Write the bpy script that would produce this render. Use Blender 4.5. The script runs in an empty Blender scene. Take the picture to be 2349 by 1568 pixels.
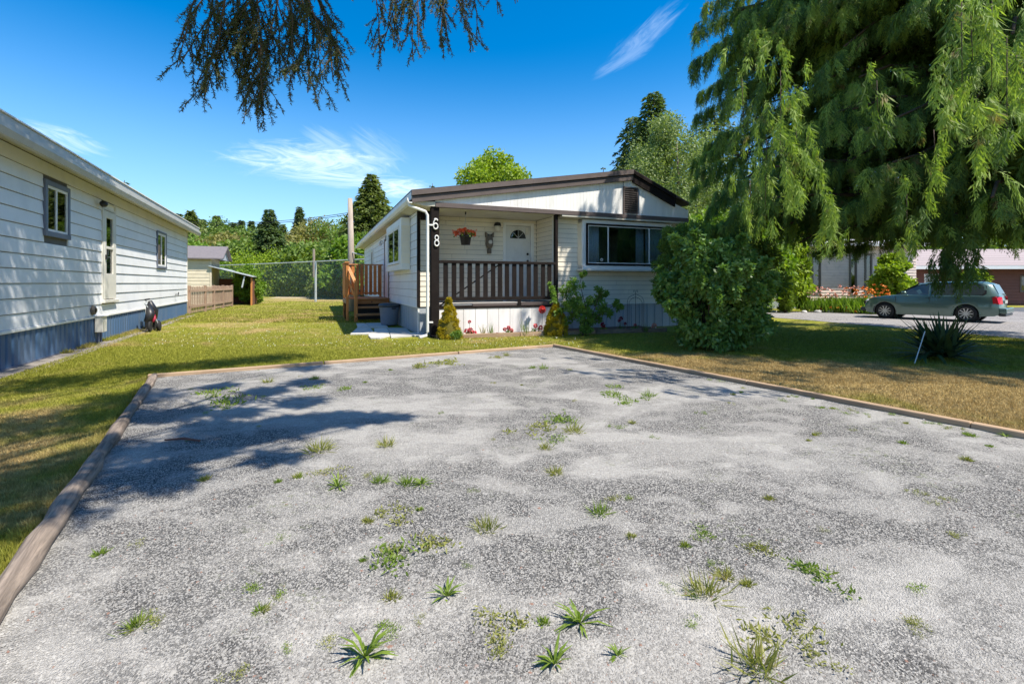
import bpy, bmesh, math, random
import numpy as np
from mathutils import Vector, Matrix, Euler
random.seed(7); RNG = np.random.default_rng(7)
sc = bpy.context.scene
col = sc.collection
PI = math.pi

# ------------------------------------------------------------------ camera
FPX, CX, HY, CAMH = 1106.0, 1174.5, 649.0, 1.5
cam = bpy.data.cameras.new('camera'); camo = bpy.data.objects.new('camera', cam); col.objects.link(camo)
cam.sensor_width = 36; cam.lens = FPX / 2349 * 36; cam.shift_y = -(784 - HY) / 2349
cam.clip_start = 0.05; cam.clip_end = 6000
camo.location = (0, 0, CAMH); camo.rotation_euler = (PI / 2, 0, 0)
sc.camera = camo

# ------------------------------------------------------------------ light
SUN_EL = math.radians(58); SX, SY = 0.885, -0.466
sundir = Vector((SX * math.cos(SUN_EL), SY * math.cos(SUN_EL), math.sin(SUN_EL))).normalized()
sl = bpy.data.lights.new('sun', 'SUN'); sl.energy = 4.3; sl.angle = math.radians(0.6); sl.color = (1.0, 0.94, 0.83)
so = bpy.data.objects.new('sun', sl); col.objects.link(so); so.location = (0, 0, 30)
so.rotation_euler = sundir.to_track_quat('Z', 'Y').to_euler()
sc.view_settings.view_transform = 'Standard'; sc.view_settings.look = 'None'
sc.view_settings.exposure = 0.95; sc.view_settings.gamma = 1; sc.view_settings.use_curve_mapping = False
sc.render.engine = 'CYCLES'
sc.cycles.max_bounces = 8; sc.cycles.transparent_max_bounces = 12
sc.cycles.use_denoising = True

world = bpy.data.worlds.new('World'); sc.world = world; world.use_nodes = True
WN = world.node_tree; WN.nodes.clear()


class NB:
    """tiny node builder"""
    def __init__(s, nt): s.nt = nt
    def n(s, t, ins=None, **kw):
        nd = s.nt.nodes.new(t)
        for k, v in kw.items(): setattr(nd, k, v)
        for k, v in (ins or {}).items():
            sock = nd.inputs[k]
            if isinstance(v, bpy.types.NodeSocket): s.nt.links.new(v, sock)
            else: sock.default_value = v
        return nd
    def m(s, op, a, b=0.0, c=None, clamp=False):
        i = {0: a, 1: b}
        if c is not None: i[2] = c
        nd = s.n('ShaderNodeMath', i, operation=op); nd.use_clamp = clamp
        return nd.outputs[0]
    def vm(s, op, a, b):
        return s.n('ShaderNodeVectorMath', {0: a, 1: b}, operation=op).outputs[0]
    def mixc(s, f, a, b, blend='MIX'):
        nd = s.n('ShaderNodeMix', data_type='RGBA', blend_type=blend)
        for k, v in ((0, f), (6, a), (7, b)):
            if isinstance(v, bpy.types.NodeSocket): s.nt.links.new(v, nd.inputs[k])
            else: nd.inputs[k].default_value = v if k == 0 else (tuple(v) + (1,) if len(v) == 3 else v)
        return nd.outputs[2]
    def ramp(s, f, a, b):
        return s.n('ShaderNodeMapRange', {0: f, 1: a, 2: b, 3: 0.0, 4: 1.0}, interpolation_type='SMOOTHSTEP').outputs[0]
    def noise(s, vec, scale, detail=4.0, rough=0.55, dist=0.0):
        return s.n('ShaderNodeTexNoise', {'Vector': vec, 'Scale': scale, 'Detail': detail, 'Roughness': rough, 'Distortion': dist}).outputs[0]


w = NB(WN)
sky = w.n('ShaderNodeTexSky', sky_type='NISHITA', sun_disc=False)
sky.sun_elevation = SUN_EL; sky.sun_rotation = math.atan2(SX, SY)
sky.air_density = 1.0; sky.dust_density = 0.6; sky.ozone_density = 2.5; sky.altitude = 200
hs = w.n('ShaderNodeHueSaturation', {'Color': sky.outputs[0], 'Saturation': 1.5, 'Value': 0.74, 'Hue': 0.499})
tc = w.n('ShaderNodeTexCoord').outputs['Generated']
sep = w.n('ShaderNodeSeparateXYZ', {0: tc})
az = w.m('MULTIPLY', w.m('ARCTAN2', sep.outputs[0], sep.outputs[1]), 57.2958)
el = w.m('MULTIPLY', w.m('ARCSINE', sep.outputs[2]), 57.2958)


def cloud(a0, e0, ra, re, tilt, thr, seed, sc_a, sc_e, amt):
    da = w.m('SUBTRACT', az, a0); de = w.m('SUBTRACT', el, e0)
    c, s_ = math.cos(math.radians(tilt)), math.sin(math.radians(tilt))
    p = w.m('ADD', w.m('MULTIPLY', da, c), w.m('MULTIPLY', de, s_))
    q = w.m('SUBTRACT', w.m('MULTIPLY', de, c), w.m('MULTIPLY', da, s_))
    m = w.m('EXPONENT', w.m('MULTIPLY', w.m('ADD', w.m('POWER', w.m('ABSOLUTE', w.m('DIVIDE', p, ra)), 2.4), w.m('POWER', w.m('ABSOLUTE', w.m('DIVIDE', q, re)), 2.0)), -1.0))
    vec = w.n('ShaderNodeCombineXYZ', {0: w.m('MULTIPLY', p, sc_a), 1: w.m('MULTIPLY', q, sc_e), 2: seed}).outputs[0]
    nz = w.noise(vec, 1.0, 7.0, 0.62, 2.2)
    nz2 = w.noise(vec, 0.35, 3.0, 0.5, 0.6)
    f = w.ramp(w.m('MULTIPLY', w.m('ADD', nz, w.m('MULTIPLY', nz2, 0.55)), m), thr, thr + 0.5)
    return w.m('MULTIPLY', f, amt)


cl = None
for a in ((-22.5, 13.0, 13.5, 3.4, 4, 0.47, 3.1, 0.17, 0.6, 0.8), (-15.5, 14.6, 5.5, 3.4, -30, 0.47, 21.3, 0.13, 0.7, 0.3), (-20, 14.8, 5.0, 2.2, -24, 0.47, 31.3, 0.13, 0.7, 0.3), (-13.0, 10.8, 5.0, 1.6, 3, 0.42, 7.7, 0.2, 0.9, 0.8), (-19.0, 11.6, 13.0, 1.6, -2, 0.45, 17.7, 0.12, 1.3, 0.7),
          (15.0, 26.0, 7.5, 1.8, 31, 0.42, 12.2, 0.16, 0.8, 0.22), (13.0, 24.2, 5.5, 1.1, 22, 0.40, 2.2, 0.16, 1.0, 0.2), (-43, 12.4, 5, 1.5, -12, 0.46, 1.3, 0.2, 0.9, 0.5),
          (60, 18, 20, 6, 10, 0.55, 5.5, 0.15, 0.6, 0.6), (-100, 20, 25, 8, -8, 0.55, 6.5, 0.15, 0.6, 0.6), (150, 30, 30, 8, 12, 0.55, 8.5, 0.12, 0.5, 0.6)):
    f = cloud(*a); cl = f if cl is None else w.m('MAXIMUM', cl, f)
hz = w.m('MULTIPLY', w.m('SUBTRACT', 1.0, w.ramp(el, 0.0, 26.0)), 0.55)
skyc = w.mixc(hz, hs.outputs[0], (2.15, 3.4, 5.0))
skyc = w.mixc(cl, skyc, (3.9, 4.6, 5.6))
bg = w.n('ShaderNodeBackground', {'Color': skyc, 'Strength': 0.15})
wo = w.n('ShaderNodeOutputWorld', {'Surface': bg.outputs[0]})

# ------------------------------------------------------------------ helpers
def tag(o, label=None, cat=None, group=None, kind=None):
    if label: o['label'] = label
    if cat: o['category'] = cat
    if group: o['group'] = group
    if kind: o['kind'] = kind
    return o

def thing(name, label, cat, loc=(0, 0, 0), rotz=0.0, group=None):
    o = bpy.data.objects.new(name, None); col.objects.link(o); o.empty_display_size = 0.2
    o.location = loc; o.rotation_euler = (0, 0, rotz)
    return tag(o, label, cat, group)

def link(name, me, m, parent=None, loc=None, rot=None):
    o = bpy.data.objects.new(name, me); col.objects.link(o)
    if m is not None and len(me.materials) == 0: me.materials.append(m)
    if parent is not None: o.parent = parent
    if loc is not None: o.location = loc
    if rot is not None: o.rotation_euler = rot
    return o

class MB:
    def __init__(s): s.bm = bmesh.new()
    def box(s, x0, y0, z0, x1, y1, z1, M=None):
        vs = [s.bm.verts.new(p) for p in ((x0, y0, z0), (x1, y0, z0), (x1, y1, z0), (x0, y1, z0), (x0, y0, z1), (x1, y0, z1), (x1, y1, z1), (x0, y1, z1))]
        if M is not None:
            for v in vs: v.co = M @ v.co
        for f in ((0, 3, 2, 1), (4, 5, 6, 7), (0, 1, 5, 4), (1, 2, 6, 5), (2, 3, 7, 6), (3, 0, 4, 7)): s.bm.faces.new([vs[i] for i in f])
        return s
    def bar(s, a, b, wd, ht, up=(0, 0, 1)):
        a, b = Vector(a), Vector(b); d = (b - a); L = d.length; d.normalize()
        upv = Vector(up)
        if abs(d.dot(upv)) > 0.98: upv = Vector((1, 0, 0))
        r = d.cross(upv).normalized(); u = r.cross(d)
        M = Matrix((r, d, u)).transposed().to_4x4(); M.translation = a
        return s.box(-wd / 2, 0, -ht / 2, wd / 2, L, ht / 2, M)
    def tube(s, pts, rad, n=6, cap=True):
        pts = [Vector(p) for p in pts]
        rads = rad if isinstance(rad, (list, tuple)) else [rad] * len(pts)
        rings = []; ref = Vector((0.13, 0.31, 0.94))
        for i, p in enumerate(pts):
            d = (pts[min(i + 1, len(pts) - 1)] - pts[max(i - 1, 0)])
            if d.length < 1e-9: d = Vector((0, 0, 1))
            d.normalize(); r = d.cross(ref)
            if r.length < 1e-3: r = d.cross(Vector((1, 0, 0)))
            r.normalize(); u = d.cross(r)
            rings.append([s.bm.verts.new(p + (r * math.cos(2 * PI * k / n) + u * math.sin(2 * PI * k / n)) * rads[i]) for k in range(n)])
        for a, b in zip(rings, rings[1:]):
            for k in range(n): s.bm.faces.new((a[k], a[(k + 1) % n], b[(k + 1) % n], b[k]))
        if cap and n > 2:
            s.bm.faces.new(rings[0][::-1]); s.bm.faces.new(rings[-1])
        return s
    def prism(s, pts, ax, t0, t1):
        """extrude a polygon; ax 'y': pts are (x,z); ax 'z': pts are (x,y); ax 'x': pts are (y,z)"""
        def P(p, t): return {'y': (p[0], t, p[1]), 'z': (p[0], p[1], t), 'x': (t, p[0], p[1])}[ax]
        A = [s.bm.verts.new(P(p, t0)) for p in pts]; B = [s.bm.verts.new(P(p, t1)) for p in pts]
        n = len(pts)
        s.bm.faces.new(A); s.bm.faces.new(B[::-1])
        for i in range(n): s.bm.faces.new((A[i], B[i], B[(i + 1) % n], A[(i + 1) % n]))
        return s
    def lathe(s, prof, n=16, c=(0, 0, 0), ax='z'):
        rings = []
        for r, z in prof:
            ring = []
            for k in range(n):
                a = 2 * PI * k / n; p = (r * math.cos(a), r * math.sin(a), z)
                if ax == 'y': p = (p[0], p[2], p[1])
                if ax == 'x': p = (p[2], p[0], p[1])
                ring.append(s.bm.verts.new((p[0] + c[0], p[1] + c[1], p[2] + c[2])))
            rings.append(ring)
        for a, b in zip(rings, rings[1:]):
            for k in range(n): s.bm.faces.new((a[k], a[(k + 1) % n], b[(k + 1) % n], b[k]))
        if prof[0][0] > 1e-4: s.bm.faces.new(rings[0][::-1])
        if prof[-1][0] > 1e-4: s.bm.faces.new(rings[-1])
        return s
    def blob(s, c, r, sub=1, jit=0.2, scl=(1, 1, 1)):
        res = bmesh.ops.create_icosphere(s.bm, subdivisions=sub, radius=1)
        for v in res['verts']:
            k = 1 + random.uniform(-jit, jit)
            v.co = Vector((v.co.x * r * scl[0] * k + c[0], v.co.y * r * scl[1] * k + c[1], v.co.z * r * scl[2] * k + c[2]))
        return s
    def build(s, name, m, parent=None, smooth=False, bevel=0.0, segs=1, loc=None, rot=None):
        bmesh.ops.recalc_face_normals(s.bm, faces=s.bm.faces[:])
        if bevel > 0:
            es = [e for e in s.bm.edges if len(e.link_faces) == 2 and e.calc_face_angle(0) > 0.5]
            bmesh.ops.bevel(s.bm, geom=es, offset=bevel, segments=segs, profile=0.6, affect='EDGES', clamp_overlap=True)
        me = bpy.data.meshes.new(name); s.bm.to_mesh(me); s.bm.free()
        if smooth:
            me.polygons.foreach_set('use_smooth', [True] * len(me.polygons))
        return link(name, me, m, parent, loc, rot)

def quads(name, V, m, parent=None, nv=4):
    """V: (N, nv, 3) polygons, disconnected"""
    V = np.asarray(V, dtype=np.float32); N = V.shape[0]
    me = bpy.data.meshes.new(name)
    me.vertices.add(N * nv); me.vertices.foreach_set('co', V.reshape(-1))
    me.loops.add(N * nv); me.loops.foreach_set('vertex_index', np.arange(N * nv, dtype=np.int32))
    me.polygons.add(N); me.polygons.foreach_set('loop_start', np.arange(N, dtype=np.int32) * nv)
    me.polygons.foreach_set('loop_total', np.full(N, nv, dtype=np.int32))
    me.update(calc_edges=True)
    return link(name, me, m, parent)

def unit(a): return a / (np.linalg.norm(a, axis=-1, keepdims=True) + 1e-9)

def leaves(P, D, S, L, W, k=0.45):
    """rhombic leaves from base P, along D, side S"""
    L = np.asarray(L).reshape(-1, 1); W = np.asarray(W).reshape(-1, 1)
    mid = P + D * L * k
    return np.stack([P, mid + S * W * 0.5, P + D * L, mid - S * W * 0.5], axis=1)

def rnd_dir(n, bias=(0, 0, 0)):
    d = RNG.normal(size=(n, 3)); return unit(unit(d) + np.array(bias))

def copy_tree(o, parent=None):
    c = o.copy(); col.objects.link(c)
    if parent is not None: c.parent = parent
    for ch in list(o.children): copy_tree(ch, c)
    return c

def G(x, y, z=0.0):
    Y = (CAMH - z) * FPX / (y - HY)
    return Vector(((x - CX) / FPX * Y, Y, z))
def AT(x, y, Y): return Vector(((x - CX) / FPX * Y, Y, CAMH - (y - HY) / FPX * Y))

# ------------------------------------------------------------------ materials
def mk(name):
    m = bpy.data.materials.new(name); m.use_nodes = True; m.node_tree.nodes.clear(); return m, NB(m.node_tree)

def finish(b, color, rough=0.6, bump=None, bstr=0.3, bdist=0.01, spec=0.5, metal=0.0, extra=None):
    p = b.n('ShaderNodeBsdfPrincipled', {'Roughness': rough, 'Metallic': metal, 'Specular IOR Level': spec})
    if isinstance(color, bpy.types.NodeSocket): b.nt.links.new(color, p.inputs['Base Color'])
    else: p.inputs['Base Color'].default_value = tuple(color) + (1,)
    if bump is not None:
        bn = b.n('ShaderNodeBump', {'Height': bump, 'Strength': bstr, 'Distance': bdist})
        b.nt.links.new(bn.outputs[0], p.inputs['Normal'])
    for k, v in (extra or {}).items():
        if isinstance(v, bpy.types.NodeSocket): b.nt.links.new(v, p.inputs[k])
        else: p.inputs[k].default_value = v
    b.n('ShaderNodeOutputMaterial', {0: p.outputs[0]})
    return p

def paint(name, c, rough=0.55, var=0.08, dirt=None, scale=3.0, bstr=0.15, metal=0.0, streak=False, spec=0.4):
    m, b = mk(name)
    oc = b.n('ShaderNodeNewGeometry').outputs['Position']
    mp = b.n('ShaderNodeMapping', {'Vector': oc, 'Scale': (1, 1, 0.15) if streak else (1, 1, 1)}).outputs[0]
    n1 = b.noise(mp, scale, 6, 0.65); n2 = b.noise(oc, scale * 14, 3, 0.6)
    oi = b.n('ShaderNodeObjectInfo').outputs['Random']
    d = dirt or tuple(x * 0.7 for x in c)
    f = b.m('MULTIPLY', b.ramp(n1, 0.42, 0.75), 0.55)
    cc = b.mixc(f, c, d)
    k = b.m('ADD', 1.0 - var / 2, b.m('MULTIPLY', oi, var))
    cc = b.mixc(1.0, cc, b.n('ShaderNodeCombineColor', {0: k, 1: k, 2: k}).outputs[0], 'MULTIPLY')
    finish(b, cc, rough, n2, bstr, 0.004, spec, metal)
    return m

def wood(name, c1, c2, rough=0.75, ax=0, scale=6.0, bstr=0.4):
    m, b = mk(name)
    oc = b.n('ShaderNodeTexCoord').outputs['Object']
    s = [scale * 5] * 3; s[ax] = scale * 0.35
    oi = b.n('ShaderNodeObjectInfo').outputs['Random']
    v = b.vm('ADD', b.n('ShaderNodeMapping', {'Vector': oc, 'Scale': tuple(s)}).outputs[0], b.n('ShaderNodeCombineXYZ', {0: b.m('MULTIPLY', oi, 50), 1: b.m('MULTIPLY', oi, 30)}).outputs[0])
    n1 = b.noise(v, 1.0, 6, 0.65, 0.6); n2 = b.noise(b.n('ShaderNodeNewGeometry').outputs['Position'], 2.5, 5, 0.6)
    cc = b.mixc(b.ramp(n1, 0.3, 0.7), c1, c2)
    cc = b.mixc(b.m('MULTIPLY', b.ramp(n2, 0.45, 0.8), 0.4), cc, tuple(x * 0.6 for x in c2))
    k = b.m('ADD', 0.86, b.m('MULTIPLY', oi, 0.28))
    cc = b.mixc(1.0, cc, b.n('ShaderNodeCombineColor', {0: k, 1: k, 2: k}).outputs[0], 'MULTIPLY')
    finish(b, cc, rough, n1, bstr, 0.006, 0.3)
    return m

def foliage(name, ca, cb, cc3=None, trans=0.35, nscale=1.2, rough=0.55, spec=0.35):
    """random colour per leaf, plus clump variation in space"""
    m, b = mk(name)
    g = b.n('ShaderNodeNewGeometry')
    r = g.outputs['Random Per Island']
    n1 = b.noise(g.outputs['Position'], nscale, 3, 0.5)
    f = b.m('ADD', b.m('MULTIPLY', r, 0.6), b.m('MULTIPLY', b.m('SUBTRACT', n1, 0.3), 1.1), clamp=True)
    c = b.mixc(f, ca, cb)
    if cc3: c = b.mixc(b.ramp(b.noise(g.outputs['Position'], nscale * 2.3, 2, 0.5), 0.6, 0.75), c, cc3)
    p = b.n('ShaderNodeBsdfPrincipled', {'Base Color': c, 'Roughness': rough, 'Specular IOR Level': spec})
    tcol = b.mixc(1.0, c, (1.5, 1.6, 0.6), 'MULTIPLY')
    t = b.n('ShaderNodeBsdfTranslucent', {'Color': tcol})
    mx = b.n('ShaderNodeMixShader', {0: trans, 1: p.outputs[0], 2: t.outputs[0]})
    b.n('ShaderNodeOutputMaterial', {0: mx.outputs[0]})
    return m

def glass(name, tint=(0.9, 0.95, 0.95), refl=0.12):
    m, b = mk(name)
    fr = b.n('ShaderNodeFresnel', {'IOR': 1.5}).outputs[0]
    f = b.m('ADD', b.m('MULTIPLY', fr, 0.9), refl, clamp=True)
    t = b.n('ShaderNodeBsdfTransparent', {'Color': tint + (1,)})
    g = b.n('ShaderNodeBsdfGlossy', {'Color': (0.95, 0.97, 1, 1), 'Roughness': 0.02})
    mx = b.n('ShaderNodeMixShader', {0: f, 1: t.outputs[0], 2: g.outputs[0]})
    b.n('ShaderNodeOutputMaterial', {0: mx.outputs[0]})
    return m

def grass_color(b, pos):
    """world-space lawn colour shared by ground sheet and blades: green, olive and straw patches"""
    n1 = b.noise(pos, 0.55, 4, 0.6, 0.4); n2 = b.noise(pos, 2.2, 4, 0.6); n3 = b.noise(pos, 12.0, 3, 0.6)
    sp = b.n('ShaderNodeSeparateXYZ', {0: pos})
    X, Y = sp.outputs[0], sp.outputs[1]
    def spot(x0, y0, rx, ry, a):
        dx = b.m('DIVIDE', b.m('SUBTRACT', X, x0), rx); dy = b.m('DIVIDE', b.m('SUBTRACT', Y, y0), ry)
        e = b.m('EXPONENT', b.m('MULTIPLY', b.m('ADD', b.m('MULTIPLY', dx, dx), b.m('MULTIPLY', dy, dy)), -1.0))
        return b.m('MULTIPLY', e, a)
    dry = b.m('MULTIPLY', b.m('SUBTRACT', n1, 0.46), 2.4)
    dry = b.m('ADD', dry, b.m('MULTIPLY', b.m('SUBTRACT', n2, 0.5), 1.3))
    for a in ((3.6, 8.2, 2.6, 1.6, 0.9), (6.6, 6.4, 3.0, 1.7, 0.95), (9, 5.0, 3, 2.5, 0.8), (-4.6, 3.2, 1.5, 1.6, 0.95), (-5.8, 5.4, 1.0, 1.6, 0.4), (-9.5, 19, 2.0, 4, 0.35), (-9, 44, 14, 4.5, 1.3), (-7.0, 14, 2.0, 1.6, 0.15), (2.2, 9.8, 1.6, .8, 0.3),
              (-5.6, 10, 3.5, 3.0, -0.25), (9.5, 12.5, 4, 2.5, -0.45)):
        dry = b.m('ADD', dry, spot(*a))
    dry = b.m('MAXIMUM', b.m('MINIMUM', dry, 1.0), 0.0)
    green = b.mixc(b.ramp(n3, 0.3, 0.7), (0.19, 0.205, 0.025), (0.33, 0.32, 0.05))
    straw = b.mixc(b.ramp(n3, 0.35, 0.7), (0.34, 0.245, 0.10), (0.56, 0.43, 0.20))
    return b.mixc(b.ramp(dry, 0.0, 0.85), green, straw)

M = {}
m, b = mk('lawn'); ps = b.n('ShaderNodeNewGeometry').outputs['Position']
finish(b, b.mixc(1.0, grass_color(b, ps), (0.85, 0.85, 0.8), 'MULTIPLY'), 0.9, b.noise(ps, 40, 4, 0.7), 0.9, 0.03, 0.1); M['lawn'] = m
m, b = mk('blades'); g_ = b.n('ShaderNodeNewGeometry')
gc = grass_color(b, g_.outputs['Position']); k = b.m('ADD', 0.75, b.m('MULTIPLY', g_.outputs['Random Per Island'], 0.6))
gc = b.mixc(1.0, gc, b.n('ShaderNodeCombineColor', {0: k, 1: k, 2: k}).outputs[0], 'MULTIPLY')
pp = b.n('ShaderNodeBsdfPrincipled', {'Base Color': gc, 'Roughness': 0.6, 'Specular IOR Level': 0.2}); tt = b.n('ShaderNodeBsdfTranslucent', {'Color': gc})
b.n('ShaderNodeOutputMaterial', {0: b.n('ShaderNodeMixShader', {0: 0.35, 1: pp.outputs[0], 2: tt.outputs[0]}).outputs[0]}); M['blades'] = m

def gravel_mat(name, dark, light, fine=90.0, patch=0.7, green=True):
    m, b = mk(name); ps = b.n('ShaderNodeNewGeometry').outputs['Position']
    st = b.n('ShaderNodeMapping', {'Vector': ps, 'Rotation': (0, 0, -0.7), 'Scale': (0.85, 1.2, 1)}).outputs[0]
    a = b.noise(st, patch, 5, 0.62, 0.5); a2 = b.noise(st, patch * 4.2, 5, 0.6, 0.3)
    vo = b.n('ShaderNodeTexVoronoi', {'Vector': ps, 'Scale': fine}); vo2 = b.n('ShaderNodeTexVoronoi', {'Vector': ps, 'Scale': fine * 0.55})
    vr = b.n('ShaderNodeSeparateColor', {0: vo.outputs['Color']}).outputs[0]; vr2 = b.n('ShaderNodeSeparateColor', {0: vo2.outputs['Color']}).outputs[0]
    dust = b.m('ADD', b.m('MULTIPLY', b.ramp(a, 0.45, 0.58), 0.66), b.m('MULTIPLY', b.ramp(a2, 0.47, 0.60), 0.55), clamp=True)
    stone = b.mixc(b.ramp(vr, 0.1, 0.95), tuple(x * 0.5 for x in dark), tuple(x * 1.6 for x in dark))
    stone = b.mixc(b.ramp(vr2, 0.55, 0.75), stone, tuple(x * 0.8 for x in light))
    dd = b.mixc(b.ramp(b.noise(ps, 55, 5, 0.8), 0.35, 0.68), tuple(x * 0.6 for x in light), light)
    c = b.mixc(b.m('SUBTRACT', dust, b.m('MULTIPLY', b.ramp(vr2, 0.5, 0.9), 0.35), clamp=True), stone, dd)
    if green:
        gm = b.m('MULTIPLY', b.m('MULTIPLY', b.ramp(b.noise(ps, 1.1, 3, 0.5), 0.53, 0.66), b.ramp(b.noise(ps, 19, 4, 0.7), 0.56, 0.66)), 0.55)
        c = b.mixc(gm, c, (0.13, 0.16, 0.045))
    rd = b.m('MULTIPLY', b.ramp(b.noise(ps, 31, 2, 0.5), 0.72, 0.75), 0.5)
    c = b.mixc(rd, c, (0.2, 0.1, 0.06))
    h = b.m('ADD', b.m('MULTIPLY', vo.outputs['Distance'], 0.6), b.m('MULTIPLY', vo2.outputs['Distance'], 1.0))
    finish(b, c, 0.95, h, 0.75, 0.012, 0.15); return m
M['gravel'] = gravel_mat('gravel', (0.10, 0.097, 0.094), (0.49, 0.465, 0.43), 240.0, 0.5)
M['road'] = gravel_mat('road_gravel', (0.20, 0.185, 0.18), (0.34, 0.32, 0.31), 30, 0.3, False)
m, b = mk('pebbles'); g_ = b.n('ShaderNodeNewGeometry'); r_ = g_.outputs['Random Per Island']
ps = g_.outputs['Position']; st = b.n('ShaderNodeMapping', {'Vector': ps, 'Rotation': (0, 0, -0.7), 'Scale': (0.85, 1.2, 1)}).outputs[0]
du = b.m('ADD', b.m('MULTIPLY', b.ramp(b.noise(st, 0.5, 5, 0.62, 0.5), 0.45, 0.58), 0.66), b.m('MULTIPLY', b.ramp(b.noise(st, 2.1, 5, 0.6, 0.3), 0.47, 0.60), 0.55), clamp=True)
c = b.mixc(b.ramp(r_, 0.0, 0.85), (0.055, 0.053, 0.052), (0.27, 0.26, 0.245)); c = b.mixc(b.m('MULTIPLY', du, 0.6), c, (0.45, 0.43, 0.40)); c = b.mixc(b.ramp(r_, 0.988, 0.99), c, (0.22, 0.13, 0.10))
finish(b, c, 0.85, spec=0.25); M['pebble'] = m

M['white_siding'] = paint('white_siding', (0.76, 0.76, 0.77), 0.5, 0.05, (0.58, 0.59, 0.60), 1.2)
M['beige_siding'] = paint('beige_siding', (0.81, 0.74, 0.61), 0.55, 0.05, (0.60, 0.57, 0.50), 1.2)
M['side_siding'] = paint('side_siding', (0.76, 0.76, 0.77), 0.55, 0.05, (0.58, 0.59, 0.60), 1.2)
M['under'] = paint('lap_shade_underlay', (0.12, 0.115, 0.11), 0.9)  # dark tone shows in the board gaps as painted lap shadow
M['white'] = paint('white_trim', (0.78, 0.77, 0.74), 0.5, 0.04, (0.6, 0.58, 0.54), 1.5)
M['cream'] = paint('cream_metal', (0.66, 0.63, 0.56), 0.45, 0.04)
M['gutter'] = paint('gutter_grey', (0.47, 0.46, 0.42), 0.45, 0.04)
M['blue'] = paint('blue_skirting', (0.062, 0.125, 0.225), 0.55, 0.10, (0.16, 0.19, 0.23), 1.5, streak=True)
M['bluetrim'] = paint('blue_grey_trim', (0.13, 0.15, 0.20), 0.5)
M['brown'] = paint('brown_paint', (0.015, 0.011, 0.010), 0.8, 0.2, (0.03, 0.024, 0.022), 4, 0.3, spec=0.12)
M['brownlight'] = paint('faded_brown_paint', (0.115, 0.088, 0.08), 0.65, 0.15, (0.07, 0.052, 0.048), 3, 0.3)
M['gable'] = paint('gable_white', (0.84, 0.82, 0.78), 0.55, 0.05, (0.6, 0.57, 0.53), 2, streak=True)
M['plank'] = paint('white_planks', (0.82, 0.79, 0.76), 0.65, 0.08, (0.5, 0.46, 0.42), 3, 0.3, streak=True)
M['skirtgrey'] = paint('grey_skirting', (0.40, 0.43, 0.46), 0.5, 0.06, (0.28, 0.30, 0.32), 2, streak=True)
M['deckfloor'] = paint('grey_deck', (0.42, 0.40, 0.38), 0.8, 0.1)
M['door'] = paint('door_white', (0.66, 0.65, 0.62), 0.45, 0.03)
M['black'] = paint('black_metal', (0.02, 0.02, 0.022), 0.4, 0.1)
M['rubber'] = paint('rubber', (0.018, 0.018, 0.019), 0.8, 0.1)
M['ceil'] = paint('porch_ceiling', (0.55, 0.52, 0.44), 0.7)
M['cedar'] = wood('cedar_stain', (0.62, 0.26, 0.075), (0.42, 0.155, 0.04), 0.6, 2, 5)
M['cedarh'] = wood('cedar_stain_level', (0.52, 0.25, 0.10), (0.36, 0.15, 0.06), 0.65, 0, 5)
M['fence'] = wood('weathered_pickets', (0.42, 0.29, 0.20), (0.27, 0.18, 0.13), 0.85, 2, 5)
M['timber'] = wood('weathered_timber', (0.31, 0.245, 0.195), (0.12, 0.095, 0.077), 0.9, 0, 7, 1.0)
M['timber2'] = wood('edging_timber', (0.46, 0.32, 0.20), (0.30, 0.20, 0.13), 0.85, 0, 4, 0.6)
M['bark'] = wood('bark', (0.11, 0.075, 0.055), (0.055, 0.04, 0.03), 0.95, 2, 3, 0.9)
M['twig'] = paint('twig', (0.10, 0.062, 0.04), 0.9)
M['polewood'] = wood('utility_pole_wood', (0.42, 0.35, 0.28), (0.27, 0.22, 0.18), 0.9, 2, 2, 0.5)
M['bin'] = paint('grey_plastic', (0.21, 0.23, 0.29), 0.45, 0.03, bstr=0.05)
M['binlid'] = paint('dark_plastic', (0.05, 0.055, 0.065), 0.5, 0.03)
M['concrete'] = paint('concrete_slab', (0.52, 0.50, 0.46), 0.9, 0.25, (0.34, 0.33, 0.31), 5, 0.5)
M['galv'] = paint('galvanised', (0.52, 0.55, 0.56), 0.5, 0.05, metal=0.3)
M['shingle'] = paint('grey_shingles', (0.17, 0.15, 0.155), 0.9, 0.2, (0.11, 0.10, 0.105), 6, 0.5)
M['roofbrown'] = paint('roof_brown', (0.10, 0.08, 0.072), 0.85, 0.1)
M['roofpale'] = paint('pale_shingles', (0.33, 0.27, 0.265), 0.9, 0.1, (0.3, 0.26, 0.25), 5, 0.4)
M['pink'] = paint('pinkish_siding', (0.78, 0.62, 0.52), 0.6, 0.05)
M['redbrown'] = paint('red_brown_siding', (0.17, 0.065, 0.045), 0.7, 0.12)
M['shedcream'] = paint('shed_cream', (0.62, 0.54, 0.40), 0.6, 0.04)
M['soil'] = paint('soil', (0.15, 0.085, 0.05), 0.95, 0.1, (0.08, 0.05, 0.03), 8, 0.9)
M['dirt'] = paint('dry_dirt', (0.24, 0.21, 0.18), 0.95, 0.1, (0.13, 0.12, 0.09), 3, 0.8)
M['glass'] = glass('window_glass')
M['curtain'] = paint('curtain', (0.62, 0.66, 0.76), 0.85, 0.05)
M['dark'] = paint('dark_interior', (0.035, 0.035, 0.034), 0.9)
M['room'] = paint('room_wall', (0.20, 0.20, 0.18), 0.9)
m, b = mk('mirror'); finish(b, (0.85, 0.88, 0.86), 0.03, metal=1.0); M['mirror'] = m
M['darkglass'] = glass('dark_window_glass', (0.5, 0.55, 0.55), 0.06)
M['red'] = paint('flower_red', (0.62, 0.02, 0.015), 0.6, 0.2)
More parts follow.
